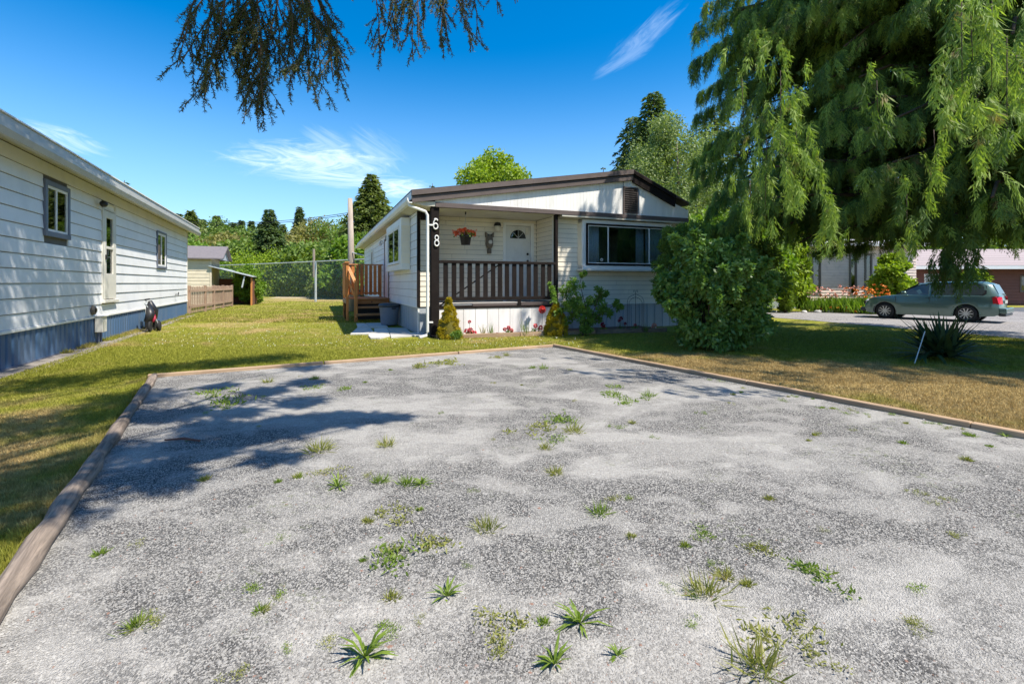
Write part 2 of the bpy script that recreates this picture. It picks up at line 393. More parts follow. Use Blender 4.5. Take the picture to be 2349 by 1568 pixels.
M['coral'] = paint('flower_coral', (0.80, 0.16, 0.06), 0.6, 0.2)
M['pinkf'] = paint('flower_pink', (0.70, 0.13, 0.15), 0.6, 0.2)
M['crimson'] = paint('flower_crimson', (0.30, 0.015, 0.04), 0.6, 0.2)
M['orangef'] = paint('flower_orange', (0.80, 0.25, 0.03), 0.6, 0.2)
M['palepink'] = paint('flower_pale', (0.80, 0.42, 0.33), 0.6, 0.2)
M['rock'] = paint('rock', (0.50, 0.48, 0.46), 0.9, 0.3, (0.3, 0.29, 0.28), 9, 0.6)
M['terracotta'] = paint('owl_grey_brown', (0.16, 0.135, 0.11), 0.8)
M['gold'] = foliage('golden_conifer', (0.26, 0.20, 0.012), (0.50, 0.38, 0.03), (0.24, 0.26, 0.035), 0.3, 5, 0.7, 0.15)
M['cedarleaf'] = foliage('weeping_cedar_leaf', (0.042, 0.085, 0.022), (0.13, 0.205, 0.042), (0.16, 0.13, 0.055), 0.36, 1.3, 0.6, 0.25)
M['cedartip'] = foliage('cedar_bright_tips', (0.16, 0.25, 0.045), (0.31, 0.40, 0.09), (0.25, 0.20, 0.085), 0.4, 1.6, 0.6, 0.25)
M['needle'] = foliage('spruce_needle', (0.045, 0.058, 0.02), (0.10, 0.115, 0.035), (0.08, 0.075, 0.03), 0.2, 3, 0.6, 0.25)
M['viburnum'] = foliage('viburnum_leaf', (0.08, 0.16, 0.035), (0.20, 0.33, 0.08), None, 0.3, 2, 0.4, 0.5)
M['feather'] = foliage('feathery_leaf', (0.08, 0.14, 0.025), (0.19, 0.27, 0.05), None, 0.35, 2)
M['bright'] = foliage('bright_leaf', (0.08, 0.17, 0.015), (0.20, 0.30, 0.03), None, 0.35, 1.5)
M['lime'] = foliage('lime_leaf', (0.15, 0.24, 0.012), (0.32, 0.40, 0.03), None, 0.35, 1.5)
M['arbor'] = foliage('arborvitae_leaf', (0.07, 0.14, 0.012), (0.20, 0.27, 0.025), None, 0.25, 2.5)
M['midgreen'] = foliage('mid_green_leaf', (0.09, 0.155, 0.028), (0.20, 0.28, 0.055), (0.23, 0.25, 0.075), 0.35, 0.5)
M['olive'] = foliage('olive_leaf', (0.15, 0.155, 0.045), (0.30, 0.27, 0.08), None, 0.3, 0.3)
M['darkfir'] = foliage('dark_fir_needle', (0.05, 0.09, 0.033), (0.135, 0.19, 0.06), None, 0.28, 0.8)
M['fir'] = foliage('fir_needle', (0.085, 0.12, 0.03), (0.19, 0.23, 0.055), None, 0.3, 0.8)
M['pale'] = foliage('pale_leaf', (0.14, 0.20, 0.06), (0.27, 0.33, 0.12), None, 0.3, 1.2)
M['yuccaleaf'] = foliage('yucca_leaf', (0.03, 0.06, 0.025), (0.075, 0.115, 0.045), None, 0.1, 4, 0.55, 0.25)
M['weed'] = foliage('weed_leaf', (0.10, 0.16, 0.02), (0.22, 0.30, 0.045), (0.26, 0.26, 0.06), 0.35, 1.7)
M['clover'] = paint('clover_flower', (0.7, 0.7, 0.6), 0.8)
M['rose'] = foliage('rose_leaf', (0.08, 0.16, 0.025), (0.21, 0.33, 0.06), None, 0.35, 4)
M['iron'] = paint('rusty_iron', (0.05, 0.03, 0.022), 0.8)

# ------------------------------------------------------------------ ground
def sheet(name, poly, z, m, kind='structure', parent=None):
    mb = MB(); vs = [mb.bm.verts.new((p[0], p[1], z)) for p in poly]; mb.bm.faces.new(vs)
    if mb.bm.faces[:][0].normal.z < 0: pass
    o = mb.build(name, m, parent); 
    if kind: o['kind'] = kind
    return o

sheet('ground', [(-900, -300), (900, -300), (900, 1500), (-900, 1500)], 0.0, M['lawn'])
pA = Vector((-5.61, 7.575)); pB = Vector((0.967, 11.2))
dl = Vector((3.26, -5.36)).normalized(); dr = Vector((3.913, -6.6)).normalized()
pC = pA + dl * 13; pD = pB + dr * 15
# gravel pad: a finely gridded, slightly uneven sheet
nx, ny = 120, 150
me = bpy.data.meshes.new('gravel_pad'); vs = []; fs = []
from mathutils import noise as mno
for j in range(ny + 1):
    for i in range(nx + 1):
        s = i / nx; t = j / ny
        p = (pA.lerp(pB, s)).lerp(pC.lerp(pD, s), t)
        e = min(s, 1 - s, t * 2, 1) * 20
        z = 0.012 + 0.016 * mno.noise((p.x * 0.9, p.y * 0.9, 0)) * min(e, 1) + 0.006 * mno.noise((p.x * 5, p.y * 5, 3)) + 0.012
        vs.append((p.x, p.y, max(z, 0.005)))
for j in range(ny):
    for i in range(nx):
        a = j * (nx + 1) + i; fs.append((a, a + nx + 1, a + nx + 2, a + 1))
me.from_pydata(vs, [], fs); me.update(); me.polygons.foreach_set('use_smooth', [True] * len(fs))
o = link('gravel_pad', me, M['gravel']); o['kind'] = 'structure'
def padz(x, y): return max(0.024 + 0.016 * mno.noise((x * 0.9, y * 0.9, 0)) + 0.006 * mno.noise((x * 5, y * 5, 3)), 0.005)
def in_pad(x, y, mg=0.0):
    p = Vector((x, y)) - pA; n = Vector((0.876, 0.4827))
    d1 = p.dot(Vector((-dl.y, dl.x)))
    q = Vector((x, y)) - pB; d2 = q.dot(Vector((dr.y, -dr.x)))
    a = (pB - pA).normalized(); d3 = p.dot(Vector((a.y, -a.x)))
    return d1 > mg and d2 > mg and d3 > mg
sheet('gravel_road', [(10.8, 22.0), (11.9, 19.5), (13.0, 15.5), (13.9, 12.3), (17.0, 2), (22, -12), (34, -12), (33, 20), (29.5, 34), (22, 30), (18.5, 26.5), (14.5, 25.0), (11.5, 24.2)], 0.008, M['road'])
M['asphalt'] = paint('asphalt', (0.085, 0.09, 0.10), 0.9, 0.05)
sheet('asphalt_road', [(26, 23.0), (60, 17.5), (60, 33), (27.5, 29)], 0.012, M['asphalt'])
sheet('dirt_strip', [(-15.6, 22.9), (-8.72, 7.9), (-6.3, 2.6), (-5.9, 2.9), (-7.9, 7.9), (-11.0, 14.3), (-14.9, 22.9)], 0.006, M['dirt'])
M['drytrack'] = paint('dry_track', (0.44, 0.35, 0.21), 0.95, 0.05, (0.28, 0.25, 0.12), 1.2, 0.6)
sheet('ball_field_dirt', [(-24, 47.5), (-6, 41.8), (-5, 45), (-8, 62), (-30, 66)], 0.006, M['drytrack'])

# distant hills
def hill(name, m, x0, x1, y, depth, hfun, n=60):
    vs = []; fs = []
    for i in range(n + 1):
        x = x0 + (x1 - x0) * i / n
        for j, (dy, k) in enumerate(((-depth, 0), (-depth * 0.5, 0.6), (0, 1), (depth, 0))):
            vs.append((x, y + dy, -0.2 + hfun(x) * k))
    for i in range(n):
        for j in range(3):
            a = i * 4 + j; fs.append((a, a + 4, a + 5, a + 1))
    me = bpy.data.meshes.new(name); me.from_pydata(vs, [], fs); me.update()
    o = link(name, me, m); o['kind'] = 'structure'; return o
M['hillgreen'] = paint('forested_hill', (0.05, 0.085, 0.035), 0.95, 0.05, (0.03, 0.05, 0.025), 0.15, 1.0)
M['hill_haze'] = paint('hazy_forested_mountain', (0.035, 0.075, 0.065), 0.95, 0.05, (0.03, 0.06, 0.055), 0.01, 1.0)  # bluish tone puts the haze of distance into the colour
hill('far_hill', M['hill_haze'], -1400, 700, 1350, 250, lambda x: 142 + 14 * math.sin(x / 170 + 1) + 4 * mno.noise((x / 20, 0, 0)))
hill('near_hill', M['hillgreen'], -260, 330, 190, 60, lambda x: 13 + 6 * math.exp(-((x + 95) / 40) ** 2) + 8 * math.exp(-((x + 62) / 14) ** 2) * 0 + 12 * math.exp(-((x + 5) / 55) ** 2) + 2 * mno.noise((x / 9, 1, 0)))

# ------------------------------------------------------------------ wall building kit
class Wall:
    def __init__(s, parent, Q, a, n):
        s.p = parent; s.Q = Vector(Q); s.a = Vector(a).normalized(); s.n = Vector(n).normalized()
        s.M = Matrix((s.a, s.n, Vector((0, 0, 1)))).transposed().to_4x4(); s.M.translation = s.Q
    def box(s, name, m, s0, s1, z0, z1, d0, d1, bevel=0, parent=None):
        return MB().box(s0, d0, z0, s1, d1, z1, s.M).build(name, m, parent or s.p, bevel=bevel)
    def boxes(s, name, m, L, parent=None, bevel=0):
        mb = MB()
        for (s0, s1, z0, z1, d0, d1) in L: mb.box(s0, d0, z0, s1, d1, z1, s.M)
        return mb.build(name, m, parent or s.p, bevel=bevel)
    def siding(s, m, s0, s1, z0, z1, pitch, holes=(), gap=0.01, th=0.022, name='siding_board', top=None, joints=True):
        n = int(math.ceil((z1 - z0) / pitch - 1e-6))
        for k in range(n):
            za = z0 + k * pitch; zb = min(za + pitch, z1); segs = [(s0, s1)]
            for (h0, h1, g0, g1) in holes:
                ov = min(zb, g1) - max(za, g0)
                if ov < 0.12 * pitch: continue
                new = []
                for a, b_ in segs:
                    if h1 <= a or h0 >= b_: new.append((a, b_)); continue
                    if h0 > a: new.append((a, h0))
                    if h1 < b_: new.append((h1, b_))
                segs = new
            sg2 = []
            for a, b_ in segs:
                if joints and b_ - a > 2.2:
                    j = random.uniform(a + .6, b_ - .6); sg2 += [(a, j - .004), (j + .004, b_)]
                else: sg2.append((a, b_))
            for a, b_ in sg2:
                if b_ - a < 0.03 or zb - za < 0.03: continue
                mb = MB(); P = []
                zt = zb - gap
                for q in (a, b_):
                    P.append([mb.bm.verts.new(s.M @ Vector(c)) for c in ((q, 0.0, za), (q, th, za), (q, th, za + 0.012), (q, 0.006, zt), (q, 0.0, zt))])
                A, B = P; mb.bm.faces.new(A); mb.bm.faces.new(B[::-1])
                for i in range(5): mb.bm.faces.new((A[i], B[i], B[(i + 1) % 5], A[(i + 1) % 5]))
                mb.build(name, m, s.p)
    def window(s, s0, s1, z0, z1, tw, mtrim, minner, mulls=(), d=0.0, pane=M['darkglass'], inner=0.035, name='window', back=True, trims=None, split=None):
        """trim ring (opening s0..s1), sash ring, mullions, one pane between each pair"""
        w_ = s.boxes(name, mtrim, [(s0 - tw, s1 + tw, z1, z1 + tw, d, d + 0.045), (s0 - tw, s1 + tw, z0 - tw, z0, d, d + 0.055),
                                   (s0 - tw, s0, z0, z1, d, d + 0.045), (s1, s1 + tw, z0, z1, d, d + 0.045)])
        i = inner
        s.boxes('sash', minner, [(s0, s1, z1 - i, z1, d, d + 0.03), (s0, s1, z0, z0 + i, d, d + 0.03), (s0, s0 + i, z0 + i, z1 - i, d, d + 0.03), (s1 - i, s1, z0 + i, z1 - i, d, d + 0.03)], w_)
        xs = [s0 + i] + [x for x in mulls] + [s1 - i]
        for x in mulls: s.box('mullion', minner, x - i * 0.55, x + i * 0.55, z0 + i, z1 - i, d + 0.001, d + 0.028, parent=w_)
        for a, b_ in zip(xs, xs[1:]):
            s.box('pane', pane, a + (i * .55 if a != xs[0] else 0), b_ - (i * .55 if b_ != xs[-1] else 0), z0 + i, z1 - i, d + 0.008, d + 0.013, parent=w_)
        if back: s.box('dark_recess', M['dark'], s0 - 0.02, s1 + 0.02, z0 - 0.02, z1 + 0.02, d - 0.22, d - 0.2, parent=w_)
        return w_

# ------------------------------------------------------------------ left neighbour house
LH = thing('mobile_home', 'long white lap sided mobile home with blue skirting along the left edge', 'house', (-8.63, 8.13, 0), math.atan2(0.909, -0.417))
LW = Wall(LH, (0, 0, 0), (1, 0, 0), (0, -1, 0))
LX0, LX1 = -5.0, 16.0
lholes = [(1.52, 2.66, 2.46, 3.52), (4.75, 5.75, 1.0, 3.62), (10.3, 11.75, 2.05, 3.40)]
# wall core with window openings left open
core = []
segs = [(LX0, 1.52), (2.66, 4.75), (5.75, 10.3), (11.75, LX1)]
for a, c_ in segs: core.append((a, c_, 0.62, 3.95, -0.12, -0.001))
for (a, c_, g0, g1) in lholes:
    core.append((a, c_, 0.62, g0, -0.12, -0.001)); core.append((a, c_, g1, 3.95, -0.12, -0.001))
LW.boxes('wall_core', M['under'], core)
LW.siding(M['white_siding'], LX0, LX1 - 0.03, 0.69, 3.93, 0.27, lholes, gap=0.014, th=0.026)
LW.box('corner_trim', M['cream'], LX1 - 0.05, LX1 + 0.03, 0.66, 3.93, 0.0, 0.035)
LW.box('sill_strip', M['white'], LX0, LX1, 0.63, 0.685, 0.0, 0.05, 0.006)
# end wall and rest of body
MB().box(LX1 - 0.12, 0.0, 0.0, LX1, 4.2, 3.93).build('end_wall', M['white_siding'], LH)
MB().box(LX0, 4.1, 0.0, LX1 - 0.12, 4.2, 3.93).build('back_wall', M['white_siding'], LH)
MB().box(LX0, 0.0, 0.0, LX0 + 0.1, 4.1, 3.93).build('near_end_wall', M['white_siding'], LH)
# blue ribbed skirting, one panel per rib
k = LX0
me_rib = None
while k < LX1 - 0.02:
    if me_rib is None:
        mb = MB(); mb.prism([(0.0, 0.0), (0.0, -0.02), (0.035, -0.045), (0.165, -0.045), (0.19, -0.02), (0.19, 0.0)], 'z', 0.02, 0.63)
        o = mb.build('skirting_panel', M['blue'], LH, loc=(k, 0.03, 0)); me_rib = o.data
    else: link('skirting_panel', me_rib, None, LH, (k, 0.03, 0))
    k += 0.215
LW.box('skirting_backing', M['bluetrim'], LX0, LX1, 0.0, 0.63, -0.06, -0.035)
LW.box('skirting_base_rail', M['bluetrim'], LX0, LX1, 0.0, 0.035, -0.02, 0.025)
# roof edge
pr = [(0.02, 3.93), (-0.46, 3.80), (-0.47, 3.74), (-0.50, 3.74), (-0.50, 4.07), (-0.46, 4.12), (2.1, 4.75), (4.7, 4.12), (4.7, 3.85), (4.2, 3.93)]
MB().prism([(-0.45, 4.075), (2.1, 4.70), (4.65, 4.075), (4.65, 4.0), (4.1, 3.94), (0.0, 3.94)], 'x', LX0 - 0.2, LX1 + 0.25).build('roof', M['shingle'], LH)
MB().prism([(0.0, 3.935), (-0.44, 3.82), (-0.44, 3.84), (0.0, 3.96)], 'x', LX0 - 0.2, LX1 + 0.22).build('soffit', M['gutter'], LH)
MB().prism([(-0.42, 3.76), (-0.50, 3.76), (-0.535, 3.86), (-0.535, 3.93), (-0.52, 3.93), (-0.515, 3.87), (-0.485, 3.79), (-0.42, 3.79)], 'x', LX0 - 0.2, LX1 + 0.25).build('gutter', M['gutter'], LH)
MB().box(LX0 - 0.2, -0.475, 3.80, LX1 + 0.24, -0.44, 4.085).build('fascia', M['gutter'], LH)
MB().box(LX0 - 0.2, -0.50, 4.09, LX1 + 0.26, -0.40, 4.115).build('drip_edge', M['white'], LH)
w1 = LW.window(1.60, 2.58, 2.54, 3.46, 0.10, M['bluetrim'], M['white'], (2.05,), 0.012, inner=0.05)
LW.box('curtain', M['curtain'], 2.10, 2.5, 2.56, 3.44, -0.1, -0.08, parent=w1)
w2 = LW.window(10.38, 11.67, 2.12, 3.34, 0.075, M['bluetrim'], M['white'], (11.0,), 0.012, inner=0.07)
for s_ in (w1, w2): pass
# storm door
dr_ = LW.boxes('storm_door', M['cream'], [(4.83, 5.67, 3.22, 3.40, 0.0, 0.05), (4.83, 5.67, 1.08, 1.75, 0.0, 0.05), (4.83, 4.98, 1.75, 3.22, 0.0, 0.05), (5.52, 5.67, 1.75, 3.22, 0.0, 0.05), (4.98, 5.52, 2.40, 2.47, 0.005, 0.05)], bevel=0.004)
LW.box('pane', M['darkglass'], 4.98, 5.52, 1.75, 3.22, 0.012, 0.018, parent=dr_)
LW.box('inner_door', M['dark'], 4.83, 5.67, 1.05, 3.40, -0.1, -0.09, parent=dr_)
LW.box('handle', M['black'], 4.88, 4.93, 2.12, 2.24, 0.05, 0.085, parent=dr_)
LW.box('latch_plate', M['black'], 5.0, 5.14, 2.24, 2.38, 0.02, 0.06, parent=dr_)
LW.boxes('door_frame', M['cream'], [(4.73, 4.83, 1.0, 3.62, 0.0, 0.045), (5.67, 5.77, 1.0, 3.62, 0.0, 0.045), (4.83, 5.67, 3.42, 3.47, 0, 0.04), (4.83, 5.67, 3.57, 3.62, 0, 0.04)])
LW.box('transom_panel', M['white'], 4.83, 5.67, 3.47, 3.57, 0.0, 0.02)
LW.box('door_sill', M['cream'], 4.70, 5.80, 0.98, 1.06, 0.0, 0.10, 0.008)
lamp = thing('wall_lamp', 'small black lamp beside the storm door of the left white home', 'lamp', LH.matrix_world @ Vector((0, 0, 0)))
bpy.context.view_layer.update()
def on_left(s, d, z): return LH.matrix_world @ Vector((s, -d, z))
lamp.location = on_left(4.45, 0.03, 3.50); lamp.rotation_euler = LH.rotation_euler
MB().tube([(0.25, 0, 0), (0.22, -0.1, 0.02), (0.0, -0.12, 0.0)], 0.018, 6).build('arm', M['black'], lamp)
MB().lathe([(0.0, -0.1), (0.07, -0.09), (0.085, 0.0), (0.06, 0.05), (0, 0.06)], 12, (-0.02, -0.12, 0), 'x').build('shade', M['black'], lamp, True)
MB().lathe([(0.0, -0.02), (0.05, -0.02), (0.05, 0), (0, 0)], 10, (0.27, 0, 0), 'y').build('wall_plate', M['black'], lamp)
ve = thing('dryer_vent', 'round dark dryer vent low on the white siding above the meter box', 'vent', on_left(4.05, 0.03, 0.83), LH.rotation_euler.z)
MB().lathe([(0.0, -0.06), (0.10, -0.06), (0.12, 0.0), (0, 0.0)], 16, (0, 0, 0), 'y').build('hood', M['terracotta'], ve, True)
MB().lathe([(0.0, -0.085), (0.05, -0.085), (0.05, -0.06), (0, -0.06)], 12, (0, 0, 0), 'y').build('flap', M['black'], ve)
bx = thing('meter_box', 'beige utility box mounted on blue skirting of the left home', 'box', on_left(4.35, 0.03, 0), LH.rotation_euler.z)
MB().box(-0.16, -0.16, 0.27, 0.16, 0.0, 0.66).build('case', M['cream'], bx, bevel=0.012)
MB().box(-0.18, -0.19, 0.66, 0.18, 0.0, 0.69).build('lid', M['white'], bx, bevel=0.006)
MB().tube([(-0.08, -0.06, 0.27), (-0.08, -0.06, 0.0)], 0.022, 8).build('conduit', M['bluetrim'], bx)
MB().tube([(0.08, -0.06, 0.27), (0.08, -0.06, 0.0)], 0.022, 8).build('conduit', M['bluetrim'], bx)
tp = thing('wall_tap', 'tiny black outdoor tap on the white siding near the far corner', 'tap', on_left(13.4, 0.03, 1.02), LH.rotation_euler.z)
MB().tube([(0, 0, 0), (0, -0.1, 0), (0, -0.12, -0.08)], 0.022, 6).build('spout', M['black'], tp)
MB().lathe([(0, -0.12), (0.05, -0.12), (0.05, -0.10), (0, -0.10)], 8, (0, 0, 0.05), 'y').build('handle', M['black'], tp)

# folded stroller leaning on the skirting
st = thing('folded_stroller', 'folded black stroller with red cloth leaning on the blue skirting', 'stroller', on_left(7.45, 0.42, 0), LH.rotation_euler.z)
for (x, y, r, wd) in ((-0.42, -0.12, 0.17, .05), (-0.12, -0.3, 0.15, .05), (0.2, -0.2, 0.16, .05), (0.46, -0.05, 0.15, .05)):
    wl = MB().lathe([(r * 0.72, -wd / 2), (r * 0.95, -wd / 2), (r, 0), (r * 0.95, wd / 2), (r * 0.72, wd / 2)], 20, (x, y, r), 'y').build('wheel', M['rubber'], st, True)
    MB().lathe([(0, -0.012), (r * 0.22, -0.012), (r * 0.22, 0.012), (0, 0.012)], 10, (x, y, r), 'y').build('hub', M['galv'], wl)
    mb = MB()
    for k in range(8):
        a = k * PI / 4; mb.tube([(x, y, r), (x + math.cos(a) * r * 0.76, y, r + math.sin(a) * r * 0.76)], 0.006, 4)
    mb.build('spokes', M['galv'], wl)
fr = MB()
for (a, c_) in (((-0.42, -0.12, .17), (0.1, 0.1, 0.9)), ((-0.12, -0.3, .15), (-0.30, 0.0, .82)), ((.2, -.2, .16), (-0.28, .05, .88)), ((.46, -.05, .15), (0.05, 0.1, 0.98)), ((-0.35, 0, .5), (.3, -.05, .42)), ((-0.3, 0, .84), (-0.15, 0.05, 0.92)), ((0.05, .1, .98), (0.16, 0.02, 0.99))):
    fr.tube([a, Vector(a).lerp(Vector(c_), 0.5) + Vector((0, -0.03, 0)), c_], 0.014, 6)
fr.build('frame', M['galv'], st)
MB().tube([(-0.38, -0.05, .32), (-0.28, -0.1, .55), (-0.18, -0.02, .86)], [0.10, 0.13, 0.05], 8).build('seat_fabric', M['black'], st, True)
MB().tube([(0.02, -0.02, .93), (0.12, -0.1, .62), (0.3, -0.06, .3)], [0.06, 0.13, 0.09], 8).build('hood_fabric', M['black'], st, True)
MB().tube([(-0.30, -0.17, .30), (-0.24, -0.2, .40), (-0.16, -0.16, .62)], [0.03, 0.045, 0.02], 8).build('red_cloth', M['crimson'], st, True)
MB().tube([(0.0, 0.1, .98), (0.14, 0.02, .995)], 0.026, 6).build('grip', M['rubber'], st)
bg_ = thing('white_bag', 'white paper bag standing behind the folded stroller', 'bag', on_left(8.2, 0.25, 0), LH.rotation_euler.z)
MB().prism([(-0.13, 0.28), (0.13, 0.28), (0.15, 0.72), (0.02, 0.70), (-0.11, 0.74)], 'y', -0.06, 0.06).build('bag_body', M['white'], bg_)
MB().box(-0.16, -0.08, 0.0, 0.16, 0.08, 0.28).build('black_base', M['black'], bg_, bevel=0.02)

# ------------------------------------------------------------------ house with the porch
OX, OY = -2.2, 13.4; ROT = math.atan2(0.376, 0.9265)
H = thing('porch_house', 'beige single storey home with covered porch, brown trim and low gable', 'house', (OX, OY, 0), ROT)
Hm = Matrix.Translation((OX, OY, 0)) @ Matrix.Rotation(ROT, 4, 'Z')
def HP(u, v, z=0.0): return Hm @ Vector((u, v, z))
FW = Wall(H, (0, 0.35, 0), (1, 0, 0), (0, -1, 0))          # right front wall, faces the camera
RW = Wall(H, (0, 0.76, 0), (1, 0, 0), (0, -1, 0))          # narrow return left of the post
BWl = Wall(H, (0, 1.6, 0), (1, 0, 0), (0, -1, 0))          # wall at the back of the porch
PW = Wall(H, (3.92, 0, 0), (0, 1, 0), (-1, 0, 0))          # porch right inner wall
SW = Wall(H, (-0.25, 0, 0), (0, 1, 0), (-1, 0, 0))         # long left side
ZT = 3.60
# right front wall with bay
FW.boxes('wall_core', M['under'], [(3.96, 4.82, 0.80, ZT, -0.10, -0.002), (4.82, 8.30, 0.80, 1.94, -0.10, -0.002), (8.30, 8.75, 0.80, ZT, -0.10, -0.002)])
FW.siding(M['beige_siding'], 3.98, 4.82, 0.83, ZT, 0.15, (), 0.008, 0.018)
FW.siding(M['beige_siding'], 4.82, 8.30, 0.83, 1.93, 0.15, (), 0.008, 0.018)
FW.siding(M['beige_siding'], 8.30, 8.72, 0.83, ZT, 0.15, (), 0.008, 0.018)
FW.box('corner_trim', M['white'], 3.90, 3.975, 0.80, ZT, -0.05, 0.03)
FW.box('inner_corner_trim', M['brown'], 3.83, 3.90, 0.80, ZT, 0.26, 0.345)
BY = Wall(H, (0, 0.05, 0), (1, 0, 0), (0, -1, 0))          # bay front
bay = BY.boxes('window_bay', M['white'], [(4.80, 4.93, 1.90, 3.52, -0.29, 0.0), (8.19, 8.32, 1.90, 3.52, -0.29, 0.0), (4.80, 8.32, 1.94, 2.06, -0.29, 0.04), (4.80, 8.32, 3.40, 3.52, -0.29, 0.01)], bevel=0.008)
BY.box('bay_sill', M['cream'], 4.74, 8.38, 1.885, 1.955, -0.29, 0.09, 0.01, parent=bay)
bw = BY.window(4.98, 8.14, 2.13, 3.34, 0.055, M['brown'], M['white'], (5.74, 7.36), 0.004, pane=M['glass'], inner=0.028, back=False, name='bay_window')
# small siding strips on bay's left cheek
k = 2.08
while k < 3.38:
    MB().box(4.785, 0.08, k, 4.80, 0.33, k + 0.142).build('cheek_board', M['beige_siding'], H); k += 0.15
# room behind the bay window
MB().box(4.85, 1.9, 0.95, 8.6, 2.0, 3.58).build('room_back_wall', M['room'], H)
MB().box(4.75, 0.36, 0.95, 4.85, 1.9, 3.58).build('room_side_wall', M['room'], H)
MB().box(8.6, 0.36, 0.95, 8.7, 1.9, 3.58).build('room_side_wall', M['room'], H)
MB().box(4.85, 0.36, 3.53, 8.6, 1.9, 3.58).build('room_ceiling', M['room'], H)
MB().box(4.85, 0.36, 0.90, 8.6, 1.9, 0.95).build('room_floor', M['room'], H)
mr = MB().box(7.35, 1.85, 1.3, 7.95, 1.88, 3.1).build('added_mirror', M['mirror'], None, loc=None); mr.matrix_world = Hm  # mirror added to bring a green view behind the glass
tag(mr, 'added tall mirror giving a green reflection seen through the big front window', 'mirror')
def curtain(u0, u1, v, z0, z1, folds, label):
    mb = MB(); n = folds * 8; A = []
    for i in range(n + 1):
        t = i / n; x = u0 + (u1 - u0) * t; y = v + 0.025 * math.sin(t * folds * 2 * PI) + 0.01 * math.sin(t * 17)
        A.append((mb.bm.verts.new((x, y, z1)), mb.bm.verts.new((x + 0.02 * math.sin(t * 9), y * 1.0, z0))))
    for a, c_ in zip(A, A[1:]): mb.bm.faces.new((a[0], a[1], c_[1], c_[0]))
    o = mb.build('curtain', M['curtain'], None, True); o.matrix_world = Hm
    md = o.modifiers.new('thick', 'SOLIDIFY'); md.thickness = 0.004
    tag(o, label, 'curtain', 'curtains in the bay window')
curtain(5.0, 5.55, 0.30, 2.0, 3.36, 7, 'pale curtain behind the left pane of the big front window')
curtain(7.05, 7.35, 0.34, 2.0, 3.36, 4, 'narrow curtain edge beside the right mullion of the big window')
curtain(7.42, 8.1, 0.30, 2.0, 3.36, 8, 'pale curtain behind the right pane near the feathery shrub')
sk = MB().lathe([(0, -0.004), (0.05, -0.004), (0.05, 0.0), (0, 0)], 14, (5.5, 0.035, 2.25), 'y').build('pane_sticker', M['white'], bw); 
MB().lathe([(0, -0.006), (0.028, -0.006), (0.028, -0.0045), (0, -0.0045)], 12, (5.5, 0.035, 2.25), 'y').build('sticker_mark', M['black'], H)
# right skirt
x = 3.98
while x < 8.7:
    FW.box('skirting_panel', M['skirtgrey'], x, x + 0.29, 0.0, 0.80, -0.04, 0.0, 0.004); 
    FW.box('skirting_rib', M['skirtgrey'], x + 0.29, x + 0.325, 0.0, 0.80, -0.04, 0.022, 0.004); x += 0.325
FW.box('skirting_cap', M['white'], 3.98, 8.72, 0.80, 0.835, -0.05, 0.035)
# narrow return wall
RW.box('wall_core', M['under'], -0.25, 0.14, 0.78, ZT, -0.1, -0.002)
RW.siding(M['beige_siding'], -0.21, 0.14, 0.81, ZT, 0.15, (), 0.008, 0.018)
RW.box('skirting_panel', M['skirtgrey'], -0.22, -0.03, 0.0, 0.78, -0.04, -0.005, 0.004)
RW.box('skirting_panel', M['skirtgrey'], -0.02, 0.14, 0.0, 0.78, -0.04, -0.005, 0.004)
RW.box('skirting_corner', M['white'], -0.27, -0.225, 0.0, 0.78, -0.06, 0.012)
MB().box(-0.29, 0.725, 0.80, -0.205, 0.80, ZT).build('corner_strip', M['brown'], H)
RW.box('return_header', M['brown'], -0.2, 0.14, 3.33, 3.6, 0.02, 0.06)
# porch back wall with door
BWl.boxes('wall_core', M['under'], [(-0.2, 2.78, 0.85, 3.62, -0.1, -0.002), (3.70, 3.95, 0.85, 3.62, -0.1, -0.002), (2.78, 3.70, 3.4, 3.62, -0.1, -0.002)])
BWl.siding(M['beige_siding'], 0.0, 2.70, 0.92, 3.60, 0.15, (), 0.008, 0.018)
BWl.siding(M['beige_siding'], 3.80, 3.90, 0.92, 3.60, 0.15, (), 0.008, 0.018)
BWl.siding(M['beige_siding'], 2.70, 3.80, 3.50, 3.60, 0.15, (), 0.008, 0.018)
BWl.boxes('door_frame', M['white'], [(2.70, 2.79, 0.9, 3.50, -0.05, 0.04), (3.69, 3.80, 0.9, 3.50, -0.05, 0.05), (2.79, 3.69, 3.41, 3.50, -0.05, 0.04)])
pd = BWl.box('front_door', M['door'], 2.80, 3.68, 0.92, 3.40, -0.04, 0.0, 0.004)
fan = [(2.98 + 0.26 + 0.26 * math.cos(a), 3.0 + 0.26 * math.sin(a)) for a in np.linspace(0, PI, 15)]
MB().prism(fan, 'y', 1.583, 1.597).build('fanlight', M['darkglass'], pd)
fan2 = [(3.24 + 0.285 * math.cos(a), 2.985 + 0.285 * math.sin(a)) for a in np.linspace(0, PI, 15)]
MB().prism(fan2, 'y', 1.5975, 1.5992).build('fanlight_frame', M['dark'], pd)
mb = MB()
for a in (PI * .25, PI * .5, PI * .75): mb.bar((3.24, 1.58, 3.0), (3.24 + 0.25 * math.cos(a), 1.58, 3.0 + 0.25 * math.sin(a)), 0.012, 0.01)
mb.build('glazing_bars', M['door'], pd)
for z in (2.47, 2.24): MB().lathe([(0, -0.06), (0.035, -0.05), (0.042, -0.03), (0.02, 0), (0.0, 0)], 12, (3.58, 1.60, z), 'y').build('door_knob' if z < 2.3 else 'deadbolt', M['black'], pd, True)
BWl.box('door_chime', M['cream'], 3.50, 3.62, 3.12, 3.36, 0.0, 0.05, 0.01, parent=pd)
